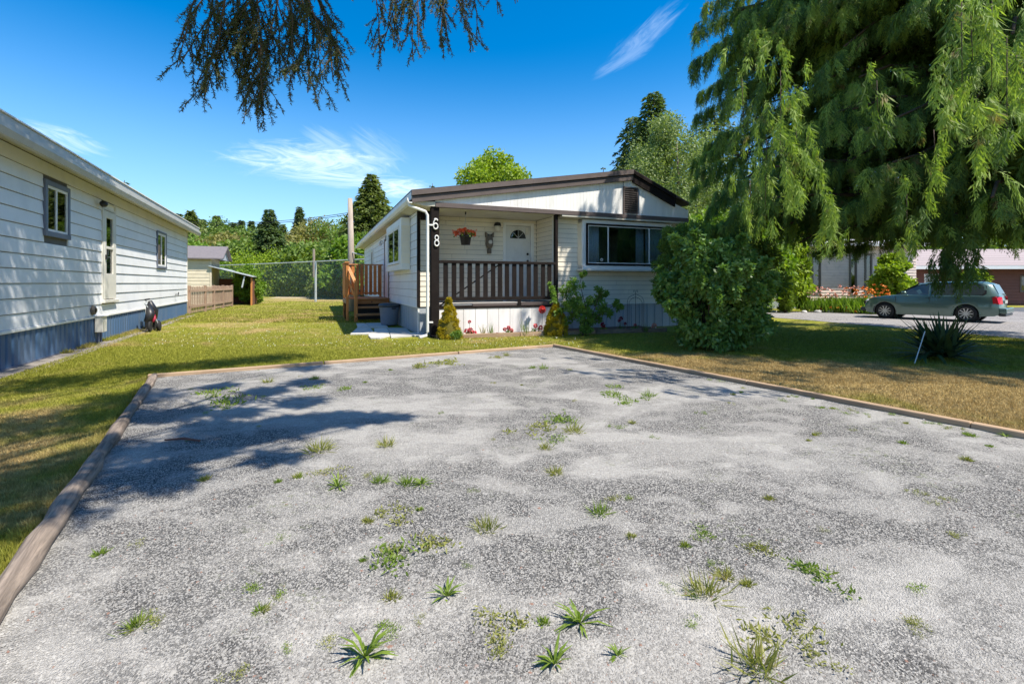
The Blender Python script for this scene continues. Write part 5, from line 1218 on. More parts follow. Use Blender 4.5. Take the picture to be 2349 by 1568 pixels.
# windscreen and rear glass
def quadpane(name, pts, m, th=0.01):
    mb = MB(); n = (Vector(pts[1]) - Vector(pts[0])).cross(Vector(pts[3]) - Vector(pts[0])).normalized() * th
    va = [mb.bm.verts.new(Vector(p) + n) for p in pts]; vb = [mb.bm.verts.new(Vector(p) - n) for p in pts]; mb.bm.faces.new(va); mb.bm.faces.new(vb[::-1])
    for i in range(len(va)): mb.bm.faces.new((va[i], vb[i], vb[(i + 1) % len(va)], va[(i + 1) % len(va)]))
    return mb.build(name, m, car)
quadpane('windscreen', [(0.97, -.64, 1.01), (0.97, .64, 1.01), (0.23, .53, 1.455), (0.23, -.53, 1.455)], M['carglasso'], .008)
quadpane('rear_window', [(-2.095, -.60, 1.07), (-2.095, .60, 1.07), (-1.945, .52, 1.41), (-1.945, -.52, 1.41)], M['carglasso'], .012)
for sg in (1, -1):
    for wx in (WF, WR_):
        ty = MB().lathe([(0.20, -0.10), (0.30, -0.10), (0.325, -0.07), (0.325, 0.07), (0.30, 0.10), (0.20, 0.09)], 28, (wx, sg * 0.745, WRAD), 'y')
        wh = ty.build('tyre', M['rubber'], car, True)
        mb = MB(); mb.lathe([(0.185, sg * .06), (0.208, sg * .09), (0.215, sg * .095), (0.215, sg * .02)] if sg > 0 else [(0.215, -.02), (0.215, -.095), (0.208, -.09), (0.185, -.06)], 24, (wx, sg * .745, WRAD), 'y')
        for k in range(10):
            a = 2 * PI * k / 10; mb.bar((wx, sg * .82, WRAD), (wx + .2 * math.cos(a), sg * .83, WRAD + .2 * math.sin(a)), 0.036, 0.03, (0, 1, 0))
        mb.lathe([(0, sg * .10), (.05, sg * .095), (.05, sg * .06), (0, sg * .06)] if sg < 0 else [(0, .06), (.05, .06), (.05, .095), (0, .10)], 12, (wx, sg * .745, WRAD), 'y')
        mb.build('rim', M['alloy'], wh)
        MB().lathe([(0, -.01), (.2, -.01), (.2, .01), (0, .01)], 20, (wx, sg * .77, WRAD), 'y').build('brake_shadow', M['black'], wh)
        am = MB(); pts = [(wx + 0.39 * math.cos(a), sg * 0.82, WRAD + 0.39 * math.sin(a)) for a in np.linspace(-0.1, PI + .1, 16)]; am.tube(pts, 0.035, 6); am.build('wheel_arch_trim', M['carclad'] if wx > 0 else M['carpaint'], car, True)
        MB().lathe([(0, -.25), (.38, -.25), (.38, .0), (0, .0)], 20, (wx, sg * .60, WRAD + 0.02), 'y').build('wheel_well', M['black'], car)
for sg in (1, -1):
    MB().box(-.84, sg * .80 - .03, .22, .90, sg * .80 + .03, .40).build('sill_cladding', M['carclad'], car, bevel=.015)
    MB().box(-.84, sg * .845 - .012, .56, .90, sg * .845 + .012, .61).build('door_moulding', M['carpaint'], car, bevel=.008)
    for x in (0.0, -.95): MB().box(x - .02 - .16, sg * .79 - .015, .86, x - .02, sg * .79 + .03, .895).build('door_handle', M['black'], car, bevel=.01)
    for x in (.93, -.16, -1.0): MB().box(x - .004, sg * .835 - .015, .42, x + .004, sg * .835 + .018, .93).build('door_gap', M['black'], car)
    MB().box(.55, sg * .93 - .09, 1.02, .72, sg * .93 + .08, 1.14).build('wing_mirror', M['carpaint'], car, bevel=.03)
    MB().tube([(-.1, sg * .52, 1.535), (-.2, sg * .53, 1.57), (-1.6, sg * .53, 1.56), (-1.7, sg * .52, 1.52)], .017, 6).build('roof_rail', M['black'], car)
    quadpane('tail_lamp', [(-2.12, sg * .80, .70), (-2.185, sg * .52, .70), (-2.165, sg * .52, .96), (-2.02, sg * .775, .97)] if sg < 0 else [(-2.185, .52, .70), (-2.12, .80, .70), (-2.02, .775, .97), (-2.165, .52, .96)], M['taillamp'], .02)
    MB().prism([(-1.98, .72), (-2.13, .72), (-2.08, .95), (-1.96, .95)], 'y', sg * .80 - .02, sg * .80 + .012).build('tail_lamp', M['taillamp'], car)
    MB().blob((1.93, sg * .60, .72), .13, 2, 0, (.9, 1.1, .55)).build('headlight', M['lampglass'], car, True)
MB().box(-2.34, -.76, .36, -2.12, .76, .56).build('rear_bumper', M['carpaint'], car, bevel=.05, segs=3)
MB().box(-2.31, -.72, .26, -2.1, .72, .36).build('rear_valance', M['carclad'], car, bevel=.03)
MB().box(2.02, -.66, .28, 2.24, .66, .44).build('front_bumper', M['carclad'], car, bevel=.05, segs=3)
MB().box(-2.225, -.25, .72, -2.20, .25, .84).build('number_plate', M['lampglass'], car)
MB().box(2.12, -.35, .56, 2.19, .35, .70).build('grille', M['black'], car, bevel=.01)
MB().box(-1.98, -.04, .3, -1.9, .04, .9).build('rear_wiper', M['black'], car)

# ------------------------------------------------------------------ big weeping cedar
WC = thing('weeping_cedar', 'huge weeping cedar with drooping curtain branches filling the upper right', 'tree', (12.9, 11.6, 0))
C0 = np.array([12.9, 11.6, 0.0])
mbt = MB(); mbt.tube([(.5, 0, 0), (.45, 0, 3), (.2, .1, 8), (0, 0, 14), (0, 0, 19)], [.55, .42, .34, .2, .05], 14); mbt.build('trunk', M['bark'], WC, True)
FR = {'c': [], 't': []}; limb_mb = MB()
def frond(p0, out, Lh, spread=1.0):
    """a hanging spray: central stem going outward then down, flat side leaflets"""
    n = int(Lh / 0.017) + 3; s = np.linspace(0, 1, n)
    o = np.array([out[0], out[1], 0.0]); hl = np.linalg.norm(o) + 1e-6; o /= hl
    sw = RNG.normal() * .12
    lat = np.array([-o[1], o[0], 0])
    P = p0 + np.outer(np.sqrt(s) * 0.22 * Lh, o) + np.outer(-s ** 1.25 * Lh, [0, 0, 1.0]) + np.outer(s * sw, lat)
    T = unit(np.gradient(P, axis=0))
    side = unit(np.cross(T, o + np.array([0, 0, .3]))) * 1.0
    res = []
    w = spread * (0.032 + 0.062 * np.sin(np.clip(s * 1.15, 0, 1) * PI) ** .8)
    for sg in (-1, 1, 0):
        D = unit(side * (sg if sg else RNG.uniform(-1, 1, (n, 1))) * RNG.uniform(.25, 1.0, (n, 1)) + T * .8 + RNG.normal(size=(n, 3)) * .26 + np.array([0, 0, -.45]))
        Nn = unit(o * 1.0 + RNG.normal(size=(n, 3)) * .35)
        S = unit(np.cross(D, Nn))
        Pj = P + RNG.normal(size=(n, 3)) * .022; res.append(leaves(Pj, D, S, w * RNG.uniform(.7, 1.7, n), (0.007 + w * .10) * RNG.uniform(.7, 1.3, n), .4))
    return np.concatenate(res)
def R_at(z):  # crown outline radius against height
    return np.interp(z, [1.8, 3.0, 5, 8, 12, 18], [6.4, 7.4, 7.9, 7.7, 7.1, 1.5])
for i in range(460):
    z = random.uniform(2.7, 9.4) if i < 290 else (random.uniform(9.0, 15) if i < 400 else random.uniform(7.6, 10.8))
    # camera facing arc gets the detail
    a = random.uniform(PI * 0.80, PI * 1.55) if i % 4 else random.uniform(0, 2 * PI)
    if i >= 400: a = random.uniform(PI * .78, PI * 1.16)
    front = PI * .72 < a < PI * 1.62
    Lr = R_at(z) * random.uniform(.6, 1.06) * (.87 if PI * 1.06 < a < PI * 1.6 else 1.0)
    rise = random.uniform(0.2, .9); npt = 9
    ts = np.linspace(0.0, 1, npt); wob = random.uniform(-.25, .25)
    path = np.stack([np.cos(a + wob * ts) * Lr * ts, np.sin(a + wob * ts) * Lr * ts, z + rise * np.sin(ts * PI * .9) - 0.9 * ts ** 3], 1)
    path[:, 2] += .25 * np.sin(ts * 7 + i)
    if Lr > 2: limb_mb.tube([tuple(p) for p in path[:-1]], [.062 * (1 - .88 * t) * (Lr / 6) + .008 for t in ts[:-1]], 5)
    nf = int((92 if front else 10) * Lr / 6)
    if z > 12: nf = int(nf * .45)
    for k in range(nf):
        s = 0.22 + 0.8 * random.random() ** .75; s = min(s, 1.0)
        j = s * (npt - 1); j0 = min(int(j), npt - 2); p = path[j0] + (path[j0 + 1] - path[j0]) * (j - j0)
        out = np.array([math.cos(a), math.sin(a)]); lt_ = np.array([-out[1], out[0]]); sd_ = RNG.normal() * .42 * (1.15 - s)
        p = p + np.array([lt_[0] * sd_, lt_[1] * sd_, -abs(sd_) * .25])
        Lh = random.uniform(.26, .62) * (1.4 if random.random() < .12 else 1)
        hem = (2.35 if p[0] < -4.2 else 2.0) + random.uniform(0, .45)
        if p[2] - Lh < hem: Lh = max(.28, p[2] - hem)
        if p[2] < hem + .1: continue
        o_ = out + lt_ * np.sign(sd_) * .8
        f = frond(p, o_, Lh, random.uniform(.8, 1.35))
        FR['t' if (s > .82 and random.random() < .55) else 'c'].append(f)
# signature long curtains at the tips seen in the photo
for (x, y0, y1, Y, nn) in ((1790, 70, 400, 6.6, 26), (1830, 200, 430, 6.8, 14), (1855, 330, 430, 6.6, 10), (2205, -120, 240, 5.2, 14), (2275, -120, 260, 5.4, 14), (2225, -60, 200, 5.4, 8), (2310, -50, 420, 5.9, 16), (2290, 210, 330, 5.6, 8), (1760, 240, 520, 7.2, 16), (2010, 140, 300, 6.6, 8), (2192, 470, 620, 9.0, 34), (2172, 560, 655, 9.2, 14), (2215, 520, 630, 8.8, 14), (1905, 420, 560, 7.6, 12), (2080, 400, 560, 7.2, 12), (1700, 120, 330, 8.2, 10), (2140, 250, 420, 7.0, 10), (1720, 380, 500, 8.4, 10), (2330, 60, 300, 6.2, 10)):
    p0 = AT(x, y0, Y); p1 = AT(x + random.uniform(-8, 8), y1, Y)
    L0 = np.array(p0) - C0; L1 = np.array(p1) - C0
    out = unit(L0[:2])
    # carrying twig back towards the crown
    zt = L0[2]; back = L0 * np.array([.55, .55, 1.0]) + np.array([0, 0, .35])
    limb_mb.tube([tuple(L0 * .72 + L1 * .28), tuple(L0 * .45 + L1 * .55), tuple(L1 + np.array([0, 0, .25]))], [.006, .005, .003], 5)
    for k in range(nn):
        t = k / nn; p = L0 + (L1 - L0) * t + np.array([RNG.normal() * .07, RNG.normal() * .07, 0])
        f = frond(p + np.array([RNG.normal() * .10, RNG.normal() * .10, 0]), out + RNG.normal(size=2) * .9, random.uniform(.25, .5), 1.25)
        FR['t' if Y < 8.8 and random.random() < .75 else 'c'].append(f)
quads('crown', np.concatenate(FR['c']), M['cedarleaf'], WC)
quads('crown_tips', np.concatenate(FR['t']), M['cedartip'], WC)
limb_mb.build('limbs', M['bark'], WC, True)['kind'] = 'stuff'
# inner darkness of the crown: coarse inner foliage
print('FR', sum(len(f) for f in FR['c'] + FR['t']))
cs = []; rs = []
for i in range(160):
    z = random.uniform(3.4, 15); q = R_at(z) * random.uniform(.15, .72); a = random.uniform(0, 6.28); cs.append((q * math.cos(a), q * math.sin(a), z)); rs.append(random.uniform(.6, 1.1))
cloud_leaves('inner_foliage', M['cedarleaf'], WC, cs, rs, 90000, .24, .07, .8)

# ------------------------------------------------------------------ spruce overhanging from above the camera
OS = thing('overhanging_spruce', 'spruce twigs hanging into the sky at the top left', 'tree', (-2.4, -1.6, 0))
c0 = np.array([-2.4, -1.6, 0.0])
MB().tube([(0, 0, 0), (0, 0, 4), (.1, .1, 9), (0, 0, 15)], [.34, .27, .17, .04], 12).build('trunk', M['bark'], OS, True)
tw = MB(); ND = []
def needles(path, dens=190, L=.024, rad=1.0):
    path = np.asarray(path)
    for a, b_ in zip(path, path[1:]):
        l = np.linalg.norm(b_ - a); n = max(3, int(l * dens)); t = RNG.random(n)[:, None]
        T = unit((b_ - a)[None, :]); P = a + (b_ - a) * t
        D = unit(T * .75 + rnd_dir(n) * .9); S = unit(np.cross(D, rnd_dir(n)))
        ND.append(leaves(P, D, S, L * RNG.uniform(.7, 1.3, n), np.full(n, .0055 * rad), .4))
def twig(p, d, L, lvl):
    n = 5; pts = [np.array(p)]; d = np.array(d, float)
    for i in range(n):
        d = unit(d + np.array([0, 0, -.16 if lvl < 2 else -.08]) + RNG.normal(size=3) * .09); pts.append(pts[-1] + d * L / n)
    tw.tube([tuple(q) for q in pts], [(.008 if lvl == 0 else .005 if lvl == 1 else .0028) * (1 - .5 * i / n) for i in range(n + 1)], 4)
    if lvl >= 1: needles(pts, 300, .032, 1.3)
    else: needles(pts[2:], 110)
    if lvl < 2:
        k = int((L / .115) if lvl == 0 else L / .11)
        for j in range(k):
            t = .12 + .85 * j / max(1, k); q = t * n; j0 = min(int(q), n - 1); pp = pts[j0] + (pts[j0 + 1] - pts[j0]) * (q - j0)
            lat = unit(np.cross(d, RNG.normal(size=3))); nd = unit(d * .75 + lat * .75 + np.array([0, 0, -.35]))
            twig(pp, nd, L * random.uniform(.28, .5) * (1.1 - t * .5), lvl + 1)
def limb(pts, r0):
    ps = [np.array(p) - c0 for p in pts]; tw.tube([tuple(p) for p in ps], [r0 * (1 - .8 * i / (len(ps) - 1)) + .004 for i in range(len(ps))], 6); return ps
def V3(x, y, Y): return np.array(AT(x, y, Y))
limb([(-2.4, -1.6, 5.8), (-2.2, 1.2, 6.1), V3(640, -260, 4.2), V3(560, -60, 4.4)], .06)
limb([(-2.4, -1.6, 6.4), (-1.4, 1.0, 6.4), V3(760, -300, 4.2), V3(700, -60, 4.3)], .06)
limb([(-2.4, -1.6, 6.6), (-.8, 1.2, 6.6), V3(980, -330, 4.6), V3(1000, -80, 4.9)], .06)
for (x0, y0, x1, y1, Y) in ((620, -90, 395, 126, 4.3), (640, -80, 425, 165, 4.4), (600, 0, 450, 205, 4.4), (700, -60, 815, 178, 4.3), (680, -60, 775, 222, 4.4), (700, 10, 818, 160, 4.5), (600, 40, 690, 200, 4.4), (560, 20, 660, 240, 4.5), (640, -10, 590, 265, 4.5), (1000, -90, 1100, 95, 5.0), (960, -90, 860, 120, 4.9), (470, -60, 432, 130, 4.2), (500, -40, 455, 190, 4.3), (540, -60, 530, 180, 4.3), (560, -40, 600, 235, 4.4), (580, -50, 640, 235, 4.3), (600, -50, 560, 215, 4.5), (620, -60, 700, 150, 4.3), (660, -60, 660, 170, 4.2), (690, -70, 740, 190, 4.3), (720, -50, 775, 170, 4.4), (640, -40, 800, 130, 4.4), (700, -40, 720, 110, 4.1), (500, -50, 415, 105, 4.3), (520, -20, 490, 120, 4.1), (655, -30, 690, 110, 4.2),
                            (860, -70, 870, 110, 4.8), (900, -60, 905, 80, 4.9), (930, -70, 940, 125, 4.9), (960, -70, 955, 100, 4.8), (990, -70, 1010, 80, 5.0), (1020, -70, 1045, 120, 4.9), (1050, -60, 1085, 60, 4.9), (1080, -60, 1095, 90, 4.9), (1130, -60, 1150, 20, 4.9), (1175, -60, 1170, 8, 5.0), (970, -60, 985, 60, 4.9), (810, -90, 830, 0, 4.8)):
    p = V3(x0, y0, Y) - c0; q = V3(x1, y1, Y + random.uniform(-.15, .15)) - c0; d = q - p
    twig(p, unit(d + np.array([0, 0, .22]) * np.linalg.norm(d)), np.linalg.norm(d) * 1.04, 0)
quads('needles', np.concatenate(ND), M['needle'], OS); tw.build('twigs', M['twig'], OS)
# upper crown, above the frame: throws the dappled shade on the gravel and the left lawn
P = []
def spray(c, r, n, L=.22, W=.05): 
    d = rnd_dir(n) * (RNG.random((n, 1)) ** .5) * r * np.array([1, 1, .35]); D = rnd_dir(n, (0, 0, -.3)); return leaves(np.array(c) + d, D, unit(np.cross(D, rnd_dir(n))), L * RNG.uniform(.6, 1.2, n), np.full(n, W))
ul = MB()
def shade_src(px, py, z):
    g = G(px, py); return np.array([g.x + z / math.tan(SUN_EL) * SX, g.y + z / math.tan(SUN_EL) * SY, z])
for (px, py, z, r, n) in ((630, 985, 6.6, .42, 1500), (700, 972, 6.6, .35, 1100), (780, 966, 6.6, .3, 800), (860, 963, 6.7, .16, 260), (910, 962, 6.7, .1, 90), (560, 1000, 6.5, .34, 900), (480, 985, 6.5, .3, 600), (430, 950, 6.6, .3, 500), (545, 950, 6.6, .25, 500), (690, 925, 6.9, .28, 420), (610, 900, 7.1, .3, 480), (700, 880, 7.1, .3, 420), (500, 890, 7.1, .25, 300), (400, 1030, 6.4, .3, 550), (470, 1040, 6.4, .22, 400), (330, 1090, 6.2, .28, 420), (390, 1110, 6.2, .2, 200), (620, 1055, 6.4, .2, 250), (360, 960, 6.5, .25, 350), (200, 960, 7.5, .8, 550), (60, 980, 8, .8, 550), (120, 1090, 7.6, .6, 450), (250, 1040, 7.2, .4, 300), (80, 1190, 7, .4, 280), (20, 1120, 7.4, .5, 350), (500, 835, 9.5, .7, 900), (620, 822, 9.8, .7, 800), (330, 850, 9.5, .7, 900), (700, 846, 9.0, .4, 350), (300, 915, 8.6, .6, 900), (110, 880, 9, .8, 1000)):
    c = shade_src(px, py, z) - c0; P.append(spray(c, r, n))
    ul.tube([(0, 0, z - .8), tuple(c * np.array([.5, .5, 0]) + np.array([0, 0, z + .1])), tuple(c)], [.07, .04, .012], 5)
# branch masses shading the near part of the left home's wall
for s_, zz, r in ((-1.0, 2.6, .9), (0.3, 2.0, .8), (1.6, 1.4, .8), (2.9, 1.9, .8), (0.6, 3.0, .9), (-.8, 1.2, .8), (3.6, 1.1, .5), (2.2, 2.7, .9), (-.2, .9, .6), (2.6, .8, .5), (-2.2, 2.0, 1.0), (3.9, 2.7, .6)):
    g = LH.matrix_world @ Vector((s_, 0, zz)); t = 10.0
    c = np.array(g) + np.array(sundir) * t - c0; P.append(spray(c, r * 1.2, int(650 * r), .26, .06))
    ul.tube([(0, 0, c[2] - .8), tuple(c * np.array([.5, .5, 0]) + np.array([0, 0, c[2] + .1])), tuple(c)], [.07, .04, .012], 5)
for i in range(22):
    z = random.uniform(8, 14); a = random.uniform(PI * .9, PI * 1.9); q = random.uniform(.5, 3) * (1 - (z - 7) / 10)
    P.append(spray((q * math.cos(a), q * math.sin(a), z), .7, 400))
quads('upper_crown', np.concatenate(P), M['needle'], OS); ul.build('upper_limbs', M['bark'], OS)

# ------------------------------------------------------------------ shrubs by the house
VB = thing('viburnum_bush', 'large dark green broad leaved bush in front of the house corner', 'shrub', (4.45, 10.75, 0))
cs = []; rs = []
for i in range(150):
    z = random.uniform(.12, 2.35); prof = np.interp(z, [0, .35, 1.0, 1.7, 2.4], [.42, .68, .98, 1.02, .62]); a = random.uniform(0, 6.283); q = prof * random.uniform(.55, .95)
    q *= 1 + .14 * math.sin(a * 3 + z * 4)
    cs.append((q * math.cos(a) * 1.0, q * math.sin(a) * .9, z)); rs.append(random.uniform(.10, .30))
for k in range(34):
    a = random.uniform(0, 6.283); z = random.uniform(.5, 2.45); q = np.interp(z, [0, .35, 1.0, 1.7, 2.4], [.42, .68, .98, 1.02, .62]) * 1.12
    for j in range(3): cs.append((q * (1 + .06 * j) * math.cos(a), q * (1 + .06 * j) * math.sin(a) * .9, z + .09 * j)); rs.append(.07)
for (x, y, z) in ((.95, -.3, .75), (1.05, -.4, .6), (.9, -.2, 1.0), (.8, -.6, .45)): cs.append((x, y, z)); rs.append(.16)
cloud_leaves('foliage', M['viburnum'], VB, cs, rs, 32000, .12, .075, .25, squash=.9, shell=.3)
mb = MB()
for k in range(14):
    a = random.uniform(0, 6.28); mb.tube([(.1 * math.cos(a), .1 * math.sin(a), 0), (.35 * math.cos(a), .35 * math.sin(a), .8), (.6 * math.cos(a), .6 * math.sin(a), 1.9)], [.025, .018, .006], 5)
mb.build('stems', M['bark'], VB)
FB = thing('feathery_shrub', 'tall feathery green shrub covering the right end of the big window', 'shrub', (4.95, 13.05, 0))
cs = []; rs = []
for i in range(120):
    z = random.uniform(.5, 3.0); prof = np.interp(z, [0, 1.0, 2.0, 2.6, 3.1], [.6, .9, 1.15, .95, .35]); a = random.uniform(0, 6.283); q = prof * random.uniform(.45, .95)
    cs.append((q * math.cos(a) + .1, q * math.sin(a) * .7, z)); rs.append(random.uniform(.15, .28))
for k in range(14): cs.append((-.9 + RNG.normal() * .12, -.3 + RNG.normal() * .1, random.uniform(1.3, 2.9))); rs.append(.16)
cloud_leaves('foliage', M['feather'], FB, cs, rs, 42000, .085, .024, -.1)
mb = MB()
for k in range(12):
    a = random.uniform(0, 6.28); mb.tube([(.15 * math.cos(a), .15 * math.sin(a), 0), (.4 * math.cos(a), .3 * math.sin(a), 1.2), (.8 * math.cos(a), .5 * math.sin(a), 2.8)], [.03, .02, .006], 5)
mb.build('stems', M['bark'], FB)
decid('leafy_shrub', 'shrub filling the space between feathery shrub and viburnum', Vector((6.3, 14.2, 0)), 3.0, 1.5, 'midgreen', None, z0=.3, ncl=30, nl=14000, L=.12, W=.07, cat='shrub')
# golden cones
def gold(label, x, y, ytop, rpx, n, fat):
    p = G(x, y); Y = p.y; h = hz_(ytop, Y); r = rpx / FPX * Y
    t = thing('golden_conifer', label, 'shrub', p, 0, 'dwarf golden conifers in the bed')
    cs = []; rs = []
    for k in range(150):
        z = h * (random.random() ** 1.3) * .96 + .02; q = r * (1 - (z / h) ** fat) ** .85 * .86 if z < h else 0; a = random.uniform(0, 6.283)
        q *= random.uniform(.85, 1.06); cs.append((q * math.cos(a), q * math.sin(a), z)); rs.append(max(.028, r * random.uniform(.11, .2) * (1.1 - .55 * z / h)))
    cloud_leaves('foliage', M['gold'], t, cs, rs, n, .05, .02, -.6)
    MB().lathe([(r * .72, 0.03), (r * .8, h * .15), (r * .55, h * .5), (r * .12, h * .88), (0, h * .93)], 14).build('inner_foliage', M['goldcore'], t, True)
    MB().tube([(0, 0, 0), (0, 0, h * .7)], .03, 6).build('stem', M['bark'], t)
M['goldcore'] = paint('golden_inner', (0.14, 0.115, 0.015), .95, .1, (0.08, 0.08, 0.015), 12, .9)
gold('tall pointed golden dwarf conifer beside the porch post', 1030, 776, 682, 32, 17000, 1.1)
gold('rounder golden dwarf conifer below the right end of the porch', 1275, 769, 696, 30, 17000, 1.7)
t = thing('small_plant', 'small brownish bushy plant at the foot of the tall golden conifer', 'plant', G(1046, 779))
cloud_leaves('foliage', M['rose'], t, [(0, 0, .12), (.08, 0, .16), (-.08, .02, .1)], [.12, .1, .1], 900, .05, .02, -.2)
# yucca
YU = thing('yucca', 'spiky dark green yucca clump in the shaded lawn', 'plant', G(2160, 826))
Pv = []
for i in range(175):
    a = random.uniform(0, 6.283); e = random.uniform(.08, 1.3); L = random.uniform(.72, 1.12) * (1.0 if e < 1 else .85); w_ = random.uniform(.028, .042)
    o_ = np.array([RNG.normal() * .10, RNG.normal() * .08, .08]); n = 5; pts = []; ee = e
    for k in range(n + 1):
        pts.append(o_.copy()); o_ = o_ + np.array([math.cos(a) * math.cos(ee), math.sin(a) * math.cos(ee), math.sin(ee)]) * L / n; ee -= .12 * (1.3 - e)
    s_ = np.array([-math.sin(a), math.cos(a), 0]); ws = [w_ * .8, w_, w_, w_ * .8, w_ * .45, 0.002]
    for k in range(n): Pv.append([pts[k] - s_ * ws[k], pts[k] + s_ * ws[k], pts[k + 1] + s_ * ws[k + 1], pts[k + 1] - s_ * ws[k + 1]])
    if i < 300:
        o = quads('leaf', np.array(Pv[-n:]), M['yuccaleaf'], YU)
rod = thing('pale_rod', 'thin pale rod leaning on the yucca', 'rod', G(2097, 836)); MB().tube([(0, 0, 0), (.30, .12, .60)], .009, 6).build('shaft', M['galv'], rod)

# ------------------------------------------------------------------ climbing rose and flowers in the bed
RB = thing('rose_bush', 'sprawling green rose bush climbing in front of the beige siding', 'shrub', G(1336, 770))
RO = G(1336, 770); Yr = RO.y
def rp(x, y, dy=0.0): p = AT(x, y, Yr + dy); return np.array(p - RO)
cs = []; rs = []
for (x, y, r, k) in ((1300, 668, .13, 6), (1318, 650, .14, 7), (1325, 690, .15, 8), (1308, 700, .14, 7), (1335, 632, .07, 3), (1322, 720, .17, 8), (1345, 715, .17, 8), (1360, 690, .15, 7), (1375, 668, .08, 4), (1385, 672, .06, 3), (1380, 700, .13, 6), (1395, 712, .1, 4), (1412, 695, .08, 4), (1418, 703, .06, 3), (1352, 735, .16, 8), (1345, 755, .14, 7), (1335, 775, .08, 4), (1370, 725, .12, 5), (1270, 668, .06, 3), (1265, 655, .05, 2), (1276, 690, .07, 3), (1285, 715, .1, 4), (1300, 735, .12, 4)):
    for _ in range(k):
        q = rp(x, y, random.uniform(-.15, .5)) + np.array([RNG.normal() * r * .6, RNG.normal() * .1, RNG.normal() * r * .6]); cs.append(q * np.array([1.0, 1, 1]) + RNG.normal(size=3) * .03); rs.append(r * random.uniform(.6, 1.1))
cloud_leaves('foliage', M['rose'], RB, cs, rs, 6500, .085, .048, .1, shell=.05)
mb = MB()
for (pts) in (((1336, 770), (1330, 720), (1310, 680), (1300, 655)), ((1336, 770), (1345, 710), (1330, 650), (1336, 628)), ((1336, 770), (1360, 720), (1372, 685), (1384, 665)), ((1336, 770), (1370, 725), (1400, 705), (1418, 695)), ((1300, 770), (1285, 720), (1272, 690), (1265, 652))):
    mb.tube([tuple(rp(x, y, .05 * i)) for i, (x, y) in enumerate(pts)], [.014, .011, .008, .004], 5)
mb.build('stems', M['twig'], RB)
def flower_disc(name, label, x, y, ybase, r, m, cat='flower', npet=16, grp=None, Y=None):
    g = G(x, ybase); Y = Y or g.y; c = AT(x, y, Y); t = thing(name, label, cat, (c.x, Y, 0), ROT, grp)
    z = c.z
    for k in range(npet):
        a = 2 * PI * k / npet; mb = MB(); mb.prism([(math.cos(a - .16) * r * .25, z + math.sin(a - .16) * r * .25), (math.cos(a - .15) * r * .85, z + math.sin(a - .15) * r * .85), (math.cos(a) * r, z + math.sin(a) * r), (math.cos(a + .15) * r * .85, z + math.sin(a + .15) * r * .85), (math.cos(a + .16) * r * .25, z + math.sin(a + .16) * r * .25)], 'y', -.02 - .012 * (k % 2), -.012 - .012 * (k % 2)); mb.build('petal', M[m], t)
    MB().blob((0, -.03, z), r * .34, 2, .05, (1, .5, 1)).build('centre', M['orangef' if m == 'coral' else 'red'], t, True)
    MB().tube([(0, 0, 0), (0, 0, z)], .007, 5).build('stem', M['galv'] if m == 'red' else M['twig'], t)
flower_disc('garden_spinner', 'round red flower shaped spinner on a thin stake', 1243, 710, 766, .125, 'red', 'garden ornament', 18)
flower_disc('dahlia_flower', 'single orange dahlia like bloom in front of the rose bush', 1331, 709, 768, .115, 'coral', 'flower', 16)
def small_flower(label, heads, ybase, m, leaf=.1, nl=160):
    x0 = heads[0][0]; g = G(x0, ybase); t = thing('flower_plant', label, 'flower', g, 0, 'small flowers in the bed')
    for (x, y, r) in heads:
        c = AT(x, y, g.y) - g
        d = rnd_dir(40); o = quads('flower_head', leaves(np.array(c) + d * r * .3, unit(d + np.array([0, -.2, .2])), unit(np.cross(d, rnd_dir(40))), np.full(40, r * .8), np.full(40, r * .8), .6), M[m], t)
        MB().tube([(c.x * .3, 0, 0), (c.x, c.y, c.z)], .005, 4).build('stem', M['twig'], t)
    cloud_leaves('foliage', M['rose'], t, [(0, 0, leaf * .8), (.04, 0, leaf), (-.05, 0, leaf * .6)], [leaf] * 3, nl, .05, .03)
small_flower('cluster of pink blooms with one taller bloom right of the tall golden conifer', [(1079, 758, .09), (1088, 764, .08), (1070, 760, .08), (1077, 738, .05)], 773, 'pinkf', .1)
small_flower('magenta umbel of flowers in front of the middle skirt planks', [(1166, 752, .07), (1174, 757, .06), (1158, 755, .06)], 771, 'pinkf', .1)
small_flower('dark red and pink blooms left of the round golden conifer', [(1228, 747, .07), (1240, 752, .08), (1236, 763, .06)], 769, 'pinkf', .12)
small_flower('dark red bloom low in the bed right of the rose bush', [(1383, 745, .08), (1386, 752, .06)], 764, 'crimson', .12)
small_flower('pair of crimson blooms in front of the grey skirting', [(1424, 731, .07), (1434, 742, .05), (1420, 735, .05)], 763, 'crimson', .07, 60)
small_flower('pale pink bloom at the right end of the bed', [(1501, 746, .08), (1497, 752, .06)], 761, 'palepink', .08)
small_flower('small rusty red bud in front of the white planks', [(1141, 766, .05)], 772, 'crimson', .03, 20)
small_flower('faint pink bloom on a dark low plant near the trellis', [(1457, 745, .05)], 762, 'pinkf', .12)
for (x, h_, lab, mm) in ((1205, .55, 'tall grassy plant against the white planks', 'bright'), (1126, .42, 'thin grassy tuft below the middle of the porch', 'midgreen'), (1108, .38, 'sparse reddish stems between the pink blooms', 'olive'), (1424, .4, 'thin green stem plant by the crimson blooms', 'midgreen'), (1480, .35, 'thin green plant below the trellis', 'midgreen')):
    t = thing('grassy_plant', lab, 'plant', G(x, 771 if x < 1300 else 763), 0, 'grassy tufts in the bed'); n = 26
    Pb = RNG.normal(size=(n, 3)) * np.array([.04, .03, 0]); D = unit(np.stack([RNG.normal(size=n) * .18, RNG.normal(size=n) * .15, np.ones(n)], 1))
    quads('blades', leaves(Pb, D, unit(np.cross(D, rnd_dir(n))), h_ * RNG.uniform(.5, 1.1, n), np.full(n, .014), .4), M[mm], t)
